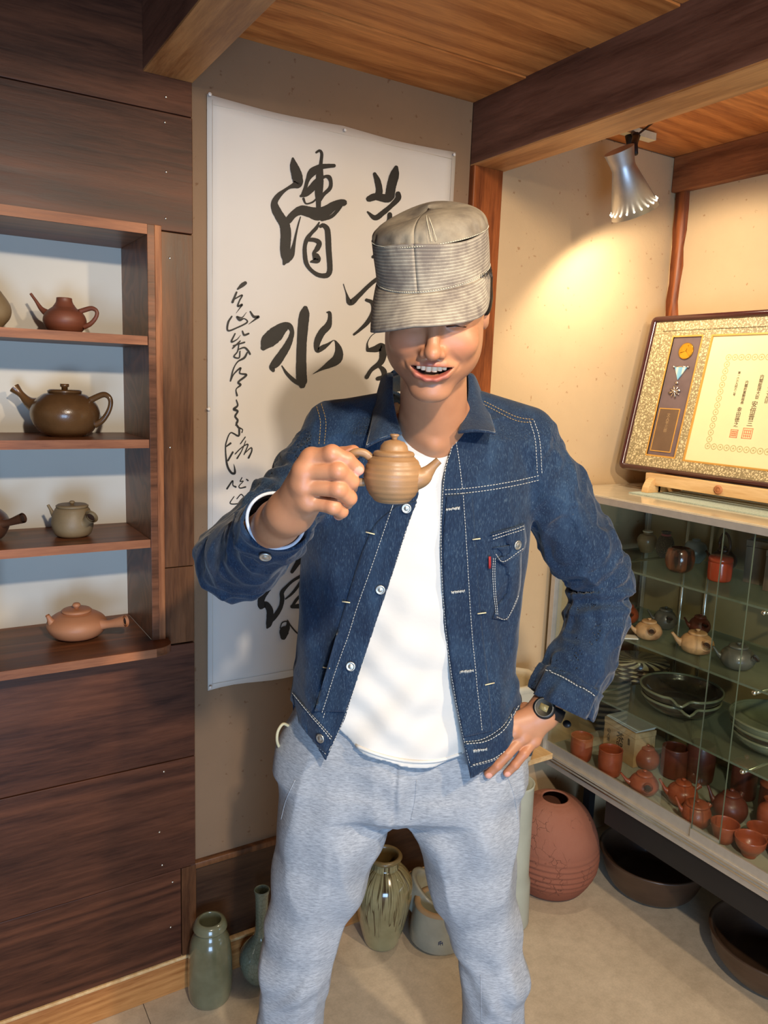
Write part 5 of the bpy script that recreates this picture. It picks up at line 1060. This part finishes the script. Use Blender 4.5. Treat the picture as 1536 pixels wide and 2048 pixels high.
for dx in (.30, .38):
    c = [ringpt(dx*(1-f*.3), .1045+.030*math.sin(f*1.5)**.85+.0012, .0845*math.cos(f*1.5)**.5, .1035*math.cos(f*1.5)**.5) for f in np.linspace(.05, .9, 26)]
    for i in range(0, len(c)-1): g.tube([c[i], tuple(np.array(c[i])*.35+np.array(c[i+1])*.65)], .0006, 4)
o = hobj(g, 'stitching', thread, cap, M_=capM); o['kind'] = 'stuff'
# ------------------------------------------------------------------ clothes
def denim(name, dark=.74):
    t = NT(name); v = t.coord(); big_ = t.noise(v, 7, 5, .6); fine = t.noise(t.coord((620, 620, 110)), 1, 3, .75); fade = t.noise(t.coord((26, 26, 9)), 1, 4, .6)
    c = t.ramp(fine, [(.30, S(20*dark, 40*dark, 70*dark)), (.56, S(40*dark, 70*dark, 106*dark)), (.74, S(120*dark, 146*dark, 166*dark))])
    c = t.mix(t.ramp(fade, [(.50, (0,)*3), (.85, (.35,)*3)]), c, S(76, 110, 144)); c = t.mix(t.ramp(big_, [(.35, (.45,)*3), (.65, (0,)*3)]), c, S(16, 30, 52))
    t.set(Base_Color=c, Roughness=.86, Normal=t.bump(fine, .3, .0006, t.bump(t.noise(v, 22, 4, .6), .5, .005))); t.b.inputs['Specular IOR Level'].default_value = .25
    t.b.inputs['Sheen Weight'].default_value = .15; return t.m
DEN = denim('denim')
OPEN = [(775, 770), (790, 850), (800, 900), (838, 985), (815, 1055), (780, 1165), (735, 1300), (690, 1435), (668, 1482), (652, 1520), (650, 1640), (940, 1640), (938, 1540), (925, 1480), (905, 1380), (888, 1250), (880, 1100), (885, 960), (905, 880), (930, 835), (950, 770), (945, 690), (780, 690)]
def xz(l, y): return [(lambda q: (q[0], q[2]))(P(a, b, y)) for a, b in l]
openp = xz(OPEN, 1.292)
jt = sections([(835, 720, 1010, 1.395, .085), (870, 668, 1052, 1.395, .100), (950, 632, 1070, 1.40, .115), (1050, 614, 1058, 1.405, .119), (1150, 603, 1046, 1.41, .117), (1250, 597, 1034, 1.412, .115), (1330, 590, 1028, 1.415, .128), (1400, 583, 1042, 1.418, .150), (1460, 588, 1044, 1.42, .160), (1560, 596, 1040, 1.42, .160)])
rsl = [pp_(672, 885, 1.405, .064), pp_(615, 960, 1.36, .061), pp_(545, 1045, 1.29, .060), pp_(474, 1122, 1.225, .060), pp_(498, 1103, 1.165, .054), pp_(534, 1066, 1.08, .043), pp_(563, 1030, 1.0, .036)]
lsl = [pp_(1050, 905, 1.41, .064), pp_(1098, 985, 1.42, .065), pp_(1158, 1085, 1.435, .062), pp_(1202, 1168, 1.45, .054), pp_(1190, 1245, 1.43, .053), pp_(1160, 1330, 1.405, .054), pp_(1128, 1392, 1.385, .055), pp_(1100, 1450, 1.365, .055)]
def arm_t(p, c):
    bd = np.full(len(p), 9., np.float32); bt = np.zeros(len(p), np.float32); L = 0
    for i in range(len(c)-1):
        a = np.array(c[i][:3], np.float32); b = np.array(c[i+1][:3], np.float32); ab = b-a; l = np.linalg.norm(ab); t_ = np.clip((p-a)@ab/(l*l), 0, 1)
        d = np.linalg.norm(p-a-t_[:, None]*ab, axis=1); m = d < bd; bd = np.where(m, d, bd); bt = np.where(m, L+t_*l, bt); L += l
    return bt
Rax = np.array(rsl[-1][:3])-np.array(rsl[-2][:3]); Rax /= np.linalg.norm(Rax); Rcut = P(556, 1039, 1.028)
Lax = np.array(lsl[-1][:3])-np.array(lsl[-2][:3]); Lax /= np.linalg.norm(Lax); Lcut = P(1119, 1408, 1.38)
hemL = xz([(480, 1400), (585, 1440), (612, 1470), (652, 1516), (795, 1525), (938, 1540), (985, 1526), (1040, 1470), (1150, 1400)], 1.30)
hx = np.array([a for a, b in hemL]); hz = np.array([b for a, b in hemL])
def jacket(p):
    n1 = wob(p, 26); n2 = wob(p, 60, 1.7)
    n3 = wob(p, 13, 4.2); rid = 1-2*np.abs(wob(p*np.array([1, 1, .6], np.float32), 34, .6)); rid2 = 1-2*np.abs(wob(p, 52, 2.6))
    tr = jt(p)-(.0034*n3+.0022*n1+.0022*np.maximum(rid, 0)+.0009*n2)
    z = p[:, 2]; zh = np.interp(p[:, 0], hx, hz); zh = np.where(p[:, 1] > 1.42, P(800, 1440, 1.42)[2], zh)
    zb = zh+.055; tr = tr+np.where(z < zb, .004, 0)*0-.0025*np.exp(-((z-zb)/.012)**2)
    # vertical pleat folds
    tr = tr-.0022*np.sin(p[:, 0]*95+4*np.sin(z*6))*np.clip((1.38-z)*6, 0, 1)*(p[:, 1] < 1.40)
    tr = np.maximum(tr, zh-z)
    sh_ = smin(seg(p, P(800, 835, 1.395), P(668, 860, 1.40), .050, .052), seg(p, P(935, 832, 1.395), P(1052, 872, 1.405), .050, .054), .01)
    tr = smin(tr, sh_, .03)
    tR = arm_t(p, rsl); tL = arm_t(p, lsl)
    eR = .262; eL = .31
    wr = .0042*np.sin(tR*150+2.2*n1)*np.exp(-((tR-eR+.09)/.07)**2)+.003*n1+.0012*n2+.0035*np.exp(-((tR-.17)/.014)**2)*0
    sR = chain(p, rsl, .014)-wr-.0034*n3-.0030*np.maximum(rid, 0)-.0015*np.maximum(rid2, 0)
    wl = .0050*np.sin(tL*165+2.6*wob(p, 18)+p[:, 0]*40)*np.exp(-((tL-eL)/.062)**2)+.0032*n1+.0012*n2
    sL = chain(p, lsl, .014)-wl-.0030*n3-.0034*np.maximum(rid, 0)-.0018*np.maximum(rid2, 0)
    cr = (p-Rcut.astype(np.float32))@Rax.astype(np.float32); cl = (p-Lcut.astype(np.float32))@Lax.astype(np.float32)
    sR = sR-.0030*(cr > -.052); sL = sL-.0035*(cl > -.052)
    sR = sR-.0034*np.maximum(rid, 0)-.0020*np.maximum(rid2, 0); sL = sL-.0034*np.maximum(rid, 0)-.0020*np.maximum(rid2, 0)
    D0 = smin(smin(tr, sR, .018), sL, .018)
    near = lambda c, r: np.linalg.norm(p-c.astype(np.float32), axis=1) < r
    D = smin(smin(tr, np.maximum(sR, np.where(near(Rcut, .15), cr, -1)), .018), np.maximum(sL, np.where(near(Lcut, .16), cl, -1)), .012)
    T_ = .0055; sh = np.maximum(D, -(D0+T_))
    o = poly_sd(p[:, 0], z, openp); fr = (p[:, 1] < 1.40) & (np.linalg.norm(p-Rcut.astype(np.float32), axis=1) > .18)
    sh = np.maximum(sh, np.where(fr, -o, -1))
    neck = seg(p, P(860, 700, 1.36), P(862, 850, 1.375), .080, .068); sh = np.maximum(sh, -neck)
    sh = np.maximum(sh, np.where((z < zh+.03) & (tR < .1) & (tL < .1), zh-z, -1))
    return sh
V_, Q_ = surf(jacket, (-.44, .95, .80), (.56, 1.60, 1.60), .0028)
jk = big('jacket', V_, Q_, DEN, person); jk['label'] = 'blue denim jacket worn open'
bvh = BVHTree.FromPolygons([tuple(v) for v in to_world(V_)], [tuple(q) for q in Q_.tolist()])
def hit(px, py, off=.0015, last=[1.4]):
    r = ray(px, py); r = r/np.linalg.norm(r); h = bvh.ray_cast(Vector(CAM), Vector(r))
    if h[0] is None: return None, None, None
    n = h[1]; n = -n if n.dot(Vector(r)) > 0 else n
    return np.array(h[0])+np.array(n)*off*.7-r*off*.5, np.array(n), np.linalg.norm(np.array(h[0])-CAM)
def poly_samples(pts, step):
    p = crom(pts, 12) if len(pts) > 2 else np.array([np.array(pts[0])+(np.array(pts[1])-np.array(pts[0]))*t for t in np.linspace(0, 1, 60)]); d = np.r_[0, np.cumsum(np.linalg.norm(np.diff(p, axis=0), axis=1))]
    s = np.arange(0, d[-1], step); return np.stack([np.interp(s, d, p[:, 0]), np.interp(s, d, p[:, 1])], 1)
thr = plain('thread_white', S(196, 196, 190), .8, 0, .1, 90); thr_o = plain('thread_ochre', S(170, 140, 92), .8, 0, .1, 90)
def stitches(lines, mat, step=6.0, dash=.62, r=.00062, name='stitching'):
    g = G()
    for l in lines:
        s = poly_samples(l, step/4)
        pts = [hit(a, b, .0012) for a, b in s]
        for i in range(0, len(pts)-4, 4):
            a = pts[i]; b = pts[i+2]
            if a[0] is None or b[0] is None or abs(a[2]-b[2]) > .012: continue
            e = a[0]+(b[0]-a[0])*(dash/.5); g.tube([a[0], e], r, 4)
    o = g.out(name, mat, jk, smooth=False); o['kind'] = 'stuff'; return o
L = lambda l, d: [(a+d[0], b+d[1]) for a, b in l]
seamR = [(1068, 842), (1079, 880), (1084, 952)]; seamL = [(632, 808), (641, 845), (637, 893)]; yoke = [(884, 980), (930, 977), (985, 970), (1040, 960), (1082, 950)]
edgeR = [(908, 882), (888, 960), (883, 1100), (891, 1250), (908, 1380), (928, 1480), (941, 1534)]; edgeL = [(836, 1000), (813, 1058), (778, 1168), (733, 1302), (688, 1436), (655, 1508)]
stitches([seamR, L(seamR, (-9, 0)), yoke, L(yoke, (0, 9)), edgeR, [(925, 985), (936, 1150), (946, 1300), (962, 1462)], [(908, 860), (918, 920), (925, 980)], [(925, 1484), (965, 1478), (1002, 1455), (1026, 1422)], [(941, 1533), (985, 1521), (1010, 1503), (1038, 1462)],
          edgeL, [(786, 1010), (727, 1180), (690, 1290), (645, 1442)], [(585, 1386), (625, 1430), (668, 1478)], [(652, 1508), (618, 1478), (596, 1450)],
          [(1092, 1340), (1130, 1356), (1190, 1392)], [(1068, 1386), (1110, 1408), (1168, 1438)]], thr)
stitches([seamL, L(seamL, (11, 0)), [(640, 803), (700, 791), (752, 780)], [(968, 803), (1030, 833), (1070, 840)], [(965, 808), (1028, 840), (1066, 846)]], thr_o)
def patch(left, right, off, n=14, m=14, name='panel', mat=DEN, solid=.0016, par=jk):
    a = crom(left, 8) if len(left) > 2 else np.array(left, float); b = crom(right, 8) if len(right) > 2 else np.array(right, float)
    rs = lambda c, n: np.stack([np.interp(np.linspace(0, 1, n), np.linspace(0, 1, len(c)), c[:, k]) for k in (0, 1)], 1)
    a, b = rs(a, n), rs(b, n); rows = []; lastd = None; lastn = None
    for i in range(n):
        row = []
        for j in range(m):
            q = a[i]+(b[i]-a[i])*j/(m-1); h_ = hit(q[0], q[1], off)
            if h_[0] is None or (lastd is not None and abs(h_[2]-lastd) > .03):
                r = ray(*q); r = r/np.linalg.norm(r); h_ = (CAM+r*((lastd or 1.4)-off), None, lastd)
            else: lastd = h_[2]
            row.append(h_[0])
        rows.append(row)
    return G().grid(rows).out(name, mat, par, solid=solid)
patch([(793, 1012), (741, 1065), (693, 1203), (655, 1335), (630, 1422)], [(833, 1002), (812, 1058), (776, 1170), (731, 1302), (690, 1424)], .0024, 60, 14, 'front_placket')
patch([(893, 992), (886, 1100), (893, 1250), (910, 1380), (927, 1474)], [(944, 985), (951, 1077), (961, 1225), (976, 1367), (984, 1462)], .0024, 60, 14, 'front_placket')
patch([(984, 1096), (979, 1150), (984, 1236)], [(1041, 1086), (1037, 1185), (1013, 1240)], .0030, 24, 12, 'pocket')
fl_ = patch([(980, 1068), (984, 1108), (1003, 1126)], [(1045, 1048), (1046, 1095), (1005, 1127)], .0058, 16, 12, 'pocket_flap')
tb = plain('tab_red', S(150, 34, 36), .7); patch([(975, 1112), (975, 1136)], [(979, 1112), (979, 1136)], .005, 4, 3, 'red_tab', tb)
# edge bands at the hem
for e_ in ([(590, 1392), (625, 1434), (664, 1480)], [(598, 1448), (620, 1476), (652, 1506)]), ([(930, 1486), (968, 1481), (1004, 1458), (1036, 1405)], [(941, 1532), (985, 1520), (1012, 1501), (1040, 1460)]): patch([e_[0][k] for k in range(len(e_[0]))], e_[1], .0026, 24, 10, 'waistband') if False else None
def rowpatch(top, bot, off, name):
    return patch(top, bot, off, 30, 8, name)
rowpatch([(589, 1388), (625, 1430), (666, 1479)], [(598, 1446), (620, 1474), (651, 1505)], .0028, 'waistband')
rowpatch([(929, 1486), (968, 1480), (1004, 1456), (1028, 1415)], [(942, 1531), (985, 1519), (1012, 1500), (1032, 1468)], .0028, 'waistband')
rowpatch([(1092, 1340), (1130, 1356), (1192, 1392)], [(1067, 1388), (1110, 1410), (1172, 1440)], .0022, 'cuff')
metal_b = plain('button_metal', (.62, .62, .58), .38, .9, .15, 300)
def on_surface(g, px, py, off, name, mat, par=jk):
    p, n, d = hit(px, py, off)
    if p is None: p = CAM+ray(px, py)*1.3; n = -ray(px, py)
    o = g.out(name, mat, par); o.rotation_euler = Vector(n).to_track_quat('Z', 'Y').to_euler(); o.location = p; return o
for (a, b) in [(813, 1016), (761, 1178), (702, 1332), (643, 1475), (1031, 1089), (531, 1109)]:
    g = G().lathe([(0, 0), (.0082, 0), (.0086, .0015), (.0082, .0028), (.0066, .0030), (.0058, .0022), (.0040, .0024), (.0030, .0032), (0, .0034)], 28)
    on_surface(g, a, b, .0062 if a == 1031 else .0042, 'button', metal_b)
tk = plain('bar_tack', S(224, 210, 170), .7)
for (a, b, dx, dy) in [(741, 1066, 9, 2), (693, 1203, 8, 1), (655, 1335, 7, 1), (952, 1077, 8, -1), (962, 1225, 8, -1), (977, 1367, 9, -2)]:
    q0, q1 = hit(a-dx, b-dy, .0055), hit(a+dx, b+dy, .0055)
    if q0[0] is not None and q1[0] is not None: G().tube([q0[0], q1[0]], .0011, 6).out('bar_tack', tk, jk)
for (a, b) in [(905, 1017), (915, 1182), (932, 1342), (958, 1499)]:
    g = G(); rn = random.Random(a)
    for k in range(16):
        x = -13+k*26/15; q0, q1 = hit(a+x, b-x*.12-2.2+rn.uniform(-1, 1), .0048), hit(a+x+rn.uniform(-1, 1), b-x*.12+2.4+rn.uniform(-1, 1), .0048)
        if q0[0] is not None and q1[0] is not None: g.tube([q0[0], q1[0]], .0007, 4)
    if g.v: o = g.out('buttonhole', thr, jk); o['kind'] = 'stuff'
stitches([[(982, 1070), (1044, 1050)], [(983, 1075), (1044, 1056)], [(989, 1107), (1004, 1121), (1043, 1093)], [(984, 1110), (983, 1150), (989, 1230)], [(990, 1232), (1012, 1235), (1033, 1190)]], thr) if False else None
g = G()
def surf_line(l, off, g, step=5, r=.0006):
    s = poly_samples(l, step/2)
    for i in range(0, len(s)-1, 2):
        a, b = hit(s[i][0], s[i][1], off), hit(s[i+1][0], s[i+1][1], off)
        if a[0] is not None and b[0] is not None and abs(a[2]-b[2]) < .01: g.tube([a[0], a[0]+(b[0]-a[0])*1.25], r, 4)
for l in ([(982, 1071), (1044, 1051)], [(983, 1077), (1044, 1057)], [(988, 1106), (1004, 1121), (1043, 1094)]): surf_line(l, .0085, g)
for l in ([(984, 1115), (983, 1155), (989, 1230)], [(990, 1233), (1012, 1235), (1034, 1188)], [(988, 1115), (987, 1155), (992, 1228)]): surf_line(l, .0056, g)
for l in ([(786, 1012), (727, 1180), (690, 1290), (646, 1424)], [(926, 990), (936, 1150), (946, 1300), (962, 1460)]): surf_line(l, .0050, g, 6)
for l in ([(591, 1390), (626, 1432), (664, 1478)], [(932, 1487), (968, 1482), (1004, 1459), (1036, 1408)], [(1093, 1342), (1130, 1358), (1190, 1393)], [(944, 1529), (985, 1516), (1011, 1497)]): surf_line(l, .0054, g, 6, .0008)
o = g.out('stitching', thr, jk, smooth=False); o['kind'] = 'stuff'
# collar leaves
def leaf(inner, outer, bul=.007):
    a = crom([P(*q) for q in inner], 8); b = crom([P(*q) for q in outer], 8); rs = lambda c, n: np.stack([np.interp(np.linspace(0, 1, n), np.linspace(0, 1, len(c)), c[:, k]) for k in range(3)], 1)
    a, b = rs(a, 26), rs(b, 26); rows = []
    for i in range(26):
        rows.append([a[i]+(b[i]-a[i])*f+np.array([0, -bul*math.sin(math.pi*min(1, f*1.1)), .004*math.sin(math.pi*f)]) for f in np.linspace(0, 1, 14)])
    A_ = np.array(rows); o = G().grid(to_world(A_)).out('collar', DEN, jk, solid=.004); return A_
c1_ = leaf([(786, 748, 1.385), (786, 790, 1.335), (793, 835, 1.295), (804, 869, 1.270)], [(764, 756, 1.41), (752, 800, 1.375), (742, 850, 1.31), (731, 895, 1.262)])
c2_ = leaf([(936, 748, 1.385), (936, 790, 1.345), (928, 830, 1.305), (916, 866, 1.270)], [(952, 760, 1.41), (972, 812, 1.37), (985, 848, 1.31), (992, 868, 1.262)])
rows = []
for f in np.linspace(0, 1, 20):
    a = math.pi*(1-f); c0 = c1_[0][0]*(1-f)+c2_[0][0]*f; o0 = c1_[0][-1]*(1-f)+c2_[0][-1]*f; bk = np.array([0, .085*math.sin(math.pi*f), .012*math.sin(math.pi*f)]); rows.append([c0+bk, c0+bk+[0, .004, .006], o0+bk+[0, .012*math.sin(math.pi*f), -.004], o0+bk+[0, .012, -.03]])
G().grid(to_world(np.array(rows))).out('collar', DEN, jk, solid=.004)
g = G()
for c in (c1_, c2_):
    for ed in (c[:, -1], c[-1, :]):
        e = ed+np.array([0, -.0032, 0]); s = np.stack([np.interp(np.linspace(0, 1, 44), np.linspace(0, 1, len(e)), e[:, k]) for k in range(3)], 1); ctr = c.mean((0, 1)); s = s+(ctr-s)*.055
        for i in range(0, 43, 1):
            g.tube([to_world(s[i]), to_world(s[i]+(s[i+1]-s[i])*.62)], .0006, 4)
o = g.out('stitching', thr, jk, smooth=False); o['kind'] = 'stuff'
# frayed pale cuff edge on the raised arm, with its lining
fr_m = plain('frayed_edge', S(196, 206, 222), .9, 0, .1, 200)
u_ = np.cross(Rax, [0, 0, 1]); u_ /= np.linalg.norm(u_); w_ = np.cross(Rax, u_); ring_ = []
for k in range(73):
    a = 2*math.pi*k/72; dvec = u_*math.cos(a)+w_*math.sin(a); lo_r, hi_r = .02, .09
    for _ in range(22):
        mid = (lo_r+hi_r)/2; p_ = (Rcut-Rax*.003+dvec*mid).astype(np.float32)[None]
        dd = chain(p_, rsl, .014)[0]-.003*wob(p_, 26)[0]-.003
        if dd < -.0025: lo_r = mid
        else: hi_r = mid
    ring_.append(Rcut+Rax*.001+dvec*lo_r)
G().tube(to_world(np.array(ring_)), .0024, 8, cap=False).out('frayed_cuff_edge', fr_m, jk)
# ------------------------------------------------------------------ t-shirt
t = NT('white_jersey'); v = t.coord(); t.set(Base_Color=S(218, 214, 207), Roughness=.9, Normal=t.bump(t.noise(v, 500, 2), .12, .0005, t.bump(t.noise(t.coord((9, 9, 14)), 1, 4), .35, .006))); TEE = t.m
tt = sections([(850, 750, 985, 1.39, .072), (900, 705, 1020, 1.39, .090), (1000, 665, 1040, 1.395, .104), (1150, 640, 1012, 1.40, .104), (1300, 632, 1002, 1.405, .101), (1400, 626, 1004, 1.41, .114), (1480, 610, 1010, 1.415, .131), (1600, 600, 1016, 1.42, .140)])
hem2 = xz([(560, 1440), (668, 1462), (720, 1502), (800, 1528), (870, 1530), (940, 1508), (1040, 1450)], 1.30); h2x = np.array([a for a, b in hem2]); h2z = np.array([b for a, b in hem2])
def tee(p):
    z = p[:, 2]; x = p[:, 0]; fold = .006*np.sin(x*70-z*26+2.2*np.sin(z*9+x*8))*np.clip((1.28-z)*4, 0, 1)+.0028*np.sin(z*75+x*30+2*np.sin(x*22))*np.clip((1.35-z)*3, 0, 1)+.002*wob(p, 30)
    d = tt(p)-fold; d = smin(d, smin(seg(p, P(805, 850, 1.38), P(715, 872, 1.40), .042, .040), seg(p, P(930, 848, 1.38), P(1015, 878, 1.40), .042, .040), .01), .02)
    zh = np.interp(x, h2x, h2z); zh = np.where(p[:, 1] > 1.43, h2z[0], zh)
    sh = np.maximum(d, zh-z)
    return np.maximum(sh, -ell(p, P(864, 805, 1.345), (.064, .10, .085)))
V_, Q_ = surf(tee, (-.24, 1.25, .80), (.36, 1.56, 1.60), .0033); ts = big('t_shirt', V_, Q_, TEE, person); ts['label'] = 'plain white crew-neck t-shirt'
b2 = BVHTree.FromPolygons([tuple(v) for v in to_world(V_)], [tuple(q) for q in Q_.tolist()])
def hit2(px, py):
    r = ray(px, py); r = r/np.linalg.norm(r); h = b2.ray_cast(Vector(CAM), Vector(r)); return None if h[0] is None else np.array(h[0])-r*.001
nk = [hit2(a, b) for a, b in crom([(808, 850), (818, 866), (838, 882), (864, 888), (890, 882), (908, 866), (917, 852)], 6)]; nk = [q for q in nk if q is not None]
if len(nk) > 4: G().tube(nk, .0062, 8, flat=1.0).out('neckband', TEE, ts)
hm = [hit2(a, b-5) for a, b in crom([(672, 1464), (720, 1500), (800, 1525), (870, 1527), (930, 1510)], 8)]; hm = [q for q in hm if q is not None]
if len(hm) > 4: G().tube(hm, .0032, 6).out('hem', TEE, ts)
# ------------------------------------------------------------------ sweatpants
t = NT('marl_jersey'); v = t.coord(); st_ = t.noise(t.coord((90, 90, 520)), 1, 3, .7); b_ = t.noise(v, 5, 4); f_ = t.noise(v, 900, 2)
t.set(Base_Color=t.mix(.25, t.ramp(st_, [(.35, S(130, 135, 142)), (.65, S(182, 186, 192))]), t.ramp(b_, [(.3, S(140, 144, 150)), (.7, S(190, 192, 196))])), Roughness=.92, Normal=t.bump(f_, .15, .0006, t.bump(t.noise(v, 18, 4), .3, .006))); MARL = t.m
pw = sections([(1360, 612, 1010, 1.42, .100), (1440, 585, 1028, 1.42, .106), (1500, 556, 1046, 1.42, .114), (1550, 556, 1044, 1.42, .118), (1590, 610, 990, 1.42, .108), (1612, 700, 895, 1.42, .080), (1622, 750, 840, 1.42, .05)])
CR_ = P(793, 1640, 1.40)
def pants(p):
    x, z = p[:, 0], p[:, 2]; n1 = wob(p, 14); n2 = wob(p, 34, 2.0)
    rad_ = np.sqrt((x-CR_[0])**2+(z-CR_[2])**2)
    f = .0035*n1+.0016*n2+.0040*(1-2*np.abs(wob(p*np.array([1.6, 1, .38], np.float32), 24, 1.1)))+.0045*np.sin(rad_*42+6*np.arctan2(z-CR_[2], np.abs(x-CR_[0])+.01))*np.exp(-((rad_-.12)/.10)**2)
    kn = np.exp(-((z-.43)/.075)**2); f = f+.0050*np.sin(z*78+3.2*np.sin(x*24)+5*n1)*kn*(.6+.4*n2)
    d = smin(pw(p), legs(p, .0), .035)-f
    q2 = p.copy(); q2[:, 1] = 1.42; d = smax(d, -seg(q2, P(797, 1640, 1.42), P(797, 1790, 1.42), .016, .066), .012)
    # front seam crease
    d = d+.004*np.exp(-((x-(CR_[0]-.008))/.004)**2)*(p[:, 1] < 1.42)*np.clip((z-CR_[2]-.01)*30, 0, 1)
    sh = np.maximum(d, z-P(800, 1385, 1.42)[2]); return np.maximum(sh, .10-z)
V_, Q_ = surf(pants, (-.33, 1.24, .08), (.44, 1.60, 1.03), .0036); pn = big('sweatpants', V_, Q_, MARL, person); pn['label'] = 'grey marl sweatpants'
b3 = BVHTree.FromPolygons([tuple(v) for v in to_world(V_)], [tuple(q) for q in Q_.tolist()])
def hit3(px, py, off=.0012):
    r = ray(px, py); r = r/np.linalg.norm(r); h = b3.ray_cast(Vector(CAM), Vector(r)); return None if h[0] is None else np.array(h[0])-r*off
g = G()
for l in ([(1012, 1545), (1028, 1590), (1036, 1640)], [(590, 1560), (572, 1600), (562, 1640)], [(833, 1560), (830, 1600), (822, 1640)], [(961, 1950), (963, 2048)]):
    q = [hit3(*s, off=.0002) for s in poly_samples(l, 4)]; q = [a for a in q if a is not None]
    if len(q) > 3: g.tube(q, .0010, 5)
o = g.out('seam', MARL, pn); o['kind'] = 'stuff'
cordm = plain('cord_cream', S(214, 200, 160), .8)
G().tube(to_world(crom([P(578, 1452, 1.40), P(566, 1448, 1.385), P(556, 1462, 1.38), P(554, 1480, 1.385), P(558, 1494, 1.40)], 6)), .0028, 8).out('drawstring', cordm, pn)
shoe = plain('shoe', S(60, 60, 62), .7)
for k, s in (('l', -1), ('r', 1)):
    a = LEGS[k][-1]
    def shoe_f(p, a=a, s=s):
        d = chain(p, [(a[0], 1.455, .062, .050), (a[0]+.018*s, 1.36, .048, .046), (a[0]+.032*s, 1.25, .042, .040)], .02); d = smax(d, -(p[:, 2]-.004), .006); return smax(d, p[:, 2]-.105, .01)
    V_, Q_ = surf(shoe_f, (a[0]-.12, 1.17, -.01), (a[0]+.14, 1.55, .13), .005); big('shoe', V_, Q_, shoe, person)
# ------------------------------------------------------------------ wristwatch
wax = (LE-LW)/np.linalg.norm(LE-LW); wc = P(1094, 1420, 1.366)
q = Vector(to_world(wax)).to_track_quat('Z', 'Y'); rub = plain('rubber_black', S(20, 20, 22), .45, 0, .2, 60)
wt = empty('wristwatch', (0, 0, 0)); wt.parent = person; wcw = Vector(to_world(wc)); wt.location = wcw; wt.rotation_euler = q.to_euler()
G().lathe([(.0300, -.011), (.0325, -.011), (.0335, 0), (.0325, .011), (.0300, .011), (.0300, -.011)], 48).out('strap', rub, wt)
fc = (q.inverted() @ Vector(to_world(np.array([-.42, -.86, .28])))); fc = Vector((fc.x, fc.y, 0)).normalized(); qf = fc.to_track_quat('Z', 'Y')
def wface(g, nm, m): o = g.out(nm, m, wt); o.location = fc*.0315; o.rotation_euler = qf.to_euler(); return o
wface(G().lathe([(0, -.004), (.0195, -.004), (.0205, .001), (.020, .006), (.0175, .0085), (.0155, .008), (0, .008)], 40), 'case', rub)
wface(G().lathe([(.0150, .0080), (.0162, .0088), (.0174, .0084)], 40), 'bezel_ring', plain('ring_grey', S(120, 118, 110), .4, .5))
g = G(); g.box(-.008, .008, -.006, .006, .0082, .0088); wface(g, 'display', plain('lcd', S(150, 136, 92), .3))
bk = G(); bk.ball((0, 0, 0), .009, 12, (1, .7, .8)); o = bk.out('buckle', rub, wt); pb = Vector(to_world(P(1134, 1448, 1.37)))-wcw; o.location = q.inverted() @ pb
# ------------------------------------------------------------------ the teapot in his hand
TPy = .925; tc = P(784, 1004, TPy); HS = 1540/TPy
tw = to_world(tc); Rr = 59/1540*TPy; Hh = 101/1540*TPy
tp = empty('teapot', tuple(tw), -YAW, 'small warm brown banded teapot with domed lid held up by the man', 'teapot')
km = K['held']
bp = prof([(.50*Rr, 0), (.64*Rr, .05*Hh), (.86*Rr, .22*Hh), (1.0*Rr, .48*Hh), (.97*Rr, .66*Hh), (.86*Rr, .82*Hh), (.74*Rr, .90*Hh), (.69*Rr, .925*Hh)], 8)
bp = [(r+.00028*math.sin(z*900)+.00018*math.sin(z*2100), z) for r, z in bp]
G().lathe(wallpro(bp, .003), 72).out('body', km, tp)
lid = G().lathe([(0, .905*Hh), (.66*Rr, .905*Hh), (.70*Rr, .935*Hh), (.71*Rr, .97*Hh), (.66*Rr, 1.01*Hh), (.58*Rr, 1.025*Hh), (.49*Rr, 1.03*Hh), (.475*Rr, 1.07*Hh), (.45*Rr, 1.13*Hh), (.34*Rr, 1.205*Hh), (.16*Rr, 1.24*Hh), (0, 1.245*Hh)], 64).out('lid', km, tp)
G().lathe([(.10*Rr, 1.24*Hh), (.09*Rr, 1.28*Hh), (.13*Rr, 1.31*Hh), (.17*Rr, 1.34*Hh), (.12*Rr, 1.36*Hh), (0, 1.355*Hh)], 20).out('knob', km, lid)
c = crom([(.62*Rr, -.1*Rr, .50*Hh, .50*Rr), (.98*Rr, -.18*Rr, .55*Hh, .36*Rr), (1.17*Rr, -.2*Rr, .65*Hh, .23*Rr), (1.34*Rr, -.22*Rr, .77*Hh, .155*Rr), (1.52*Rr, -.23*Rr, .88*Hh, .135*Rr)], 7)
g = G().tube(c[:, :3], c[:, 3], 18, cap=False); b_ = c[::-1][:12]; g.tube(b_[:, :3], b_[:, 3]*.72, 18, cap=False); e0 = c[-1]
g.out('spout', km, tp)
G().tube(crom([(-.72*Rr, 0, .84*Hh), (-1.02*Rr, 0, .96*Hh), (-1.36*Rr, 0, .95*Hh), (-1.62*Rr, .0, .78*Hh), (-1.58*Rr, 0, .52*Hh), (-1.30*Rr, 0, .38*Hh), (-.95*Rr, 0, .38*Hh)], 8), [.115*Rr]*49, 12, flat=1.25).out('handle', km, tp)
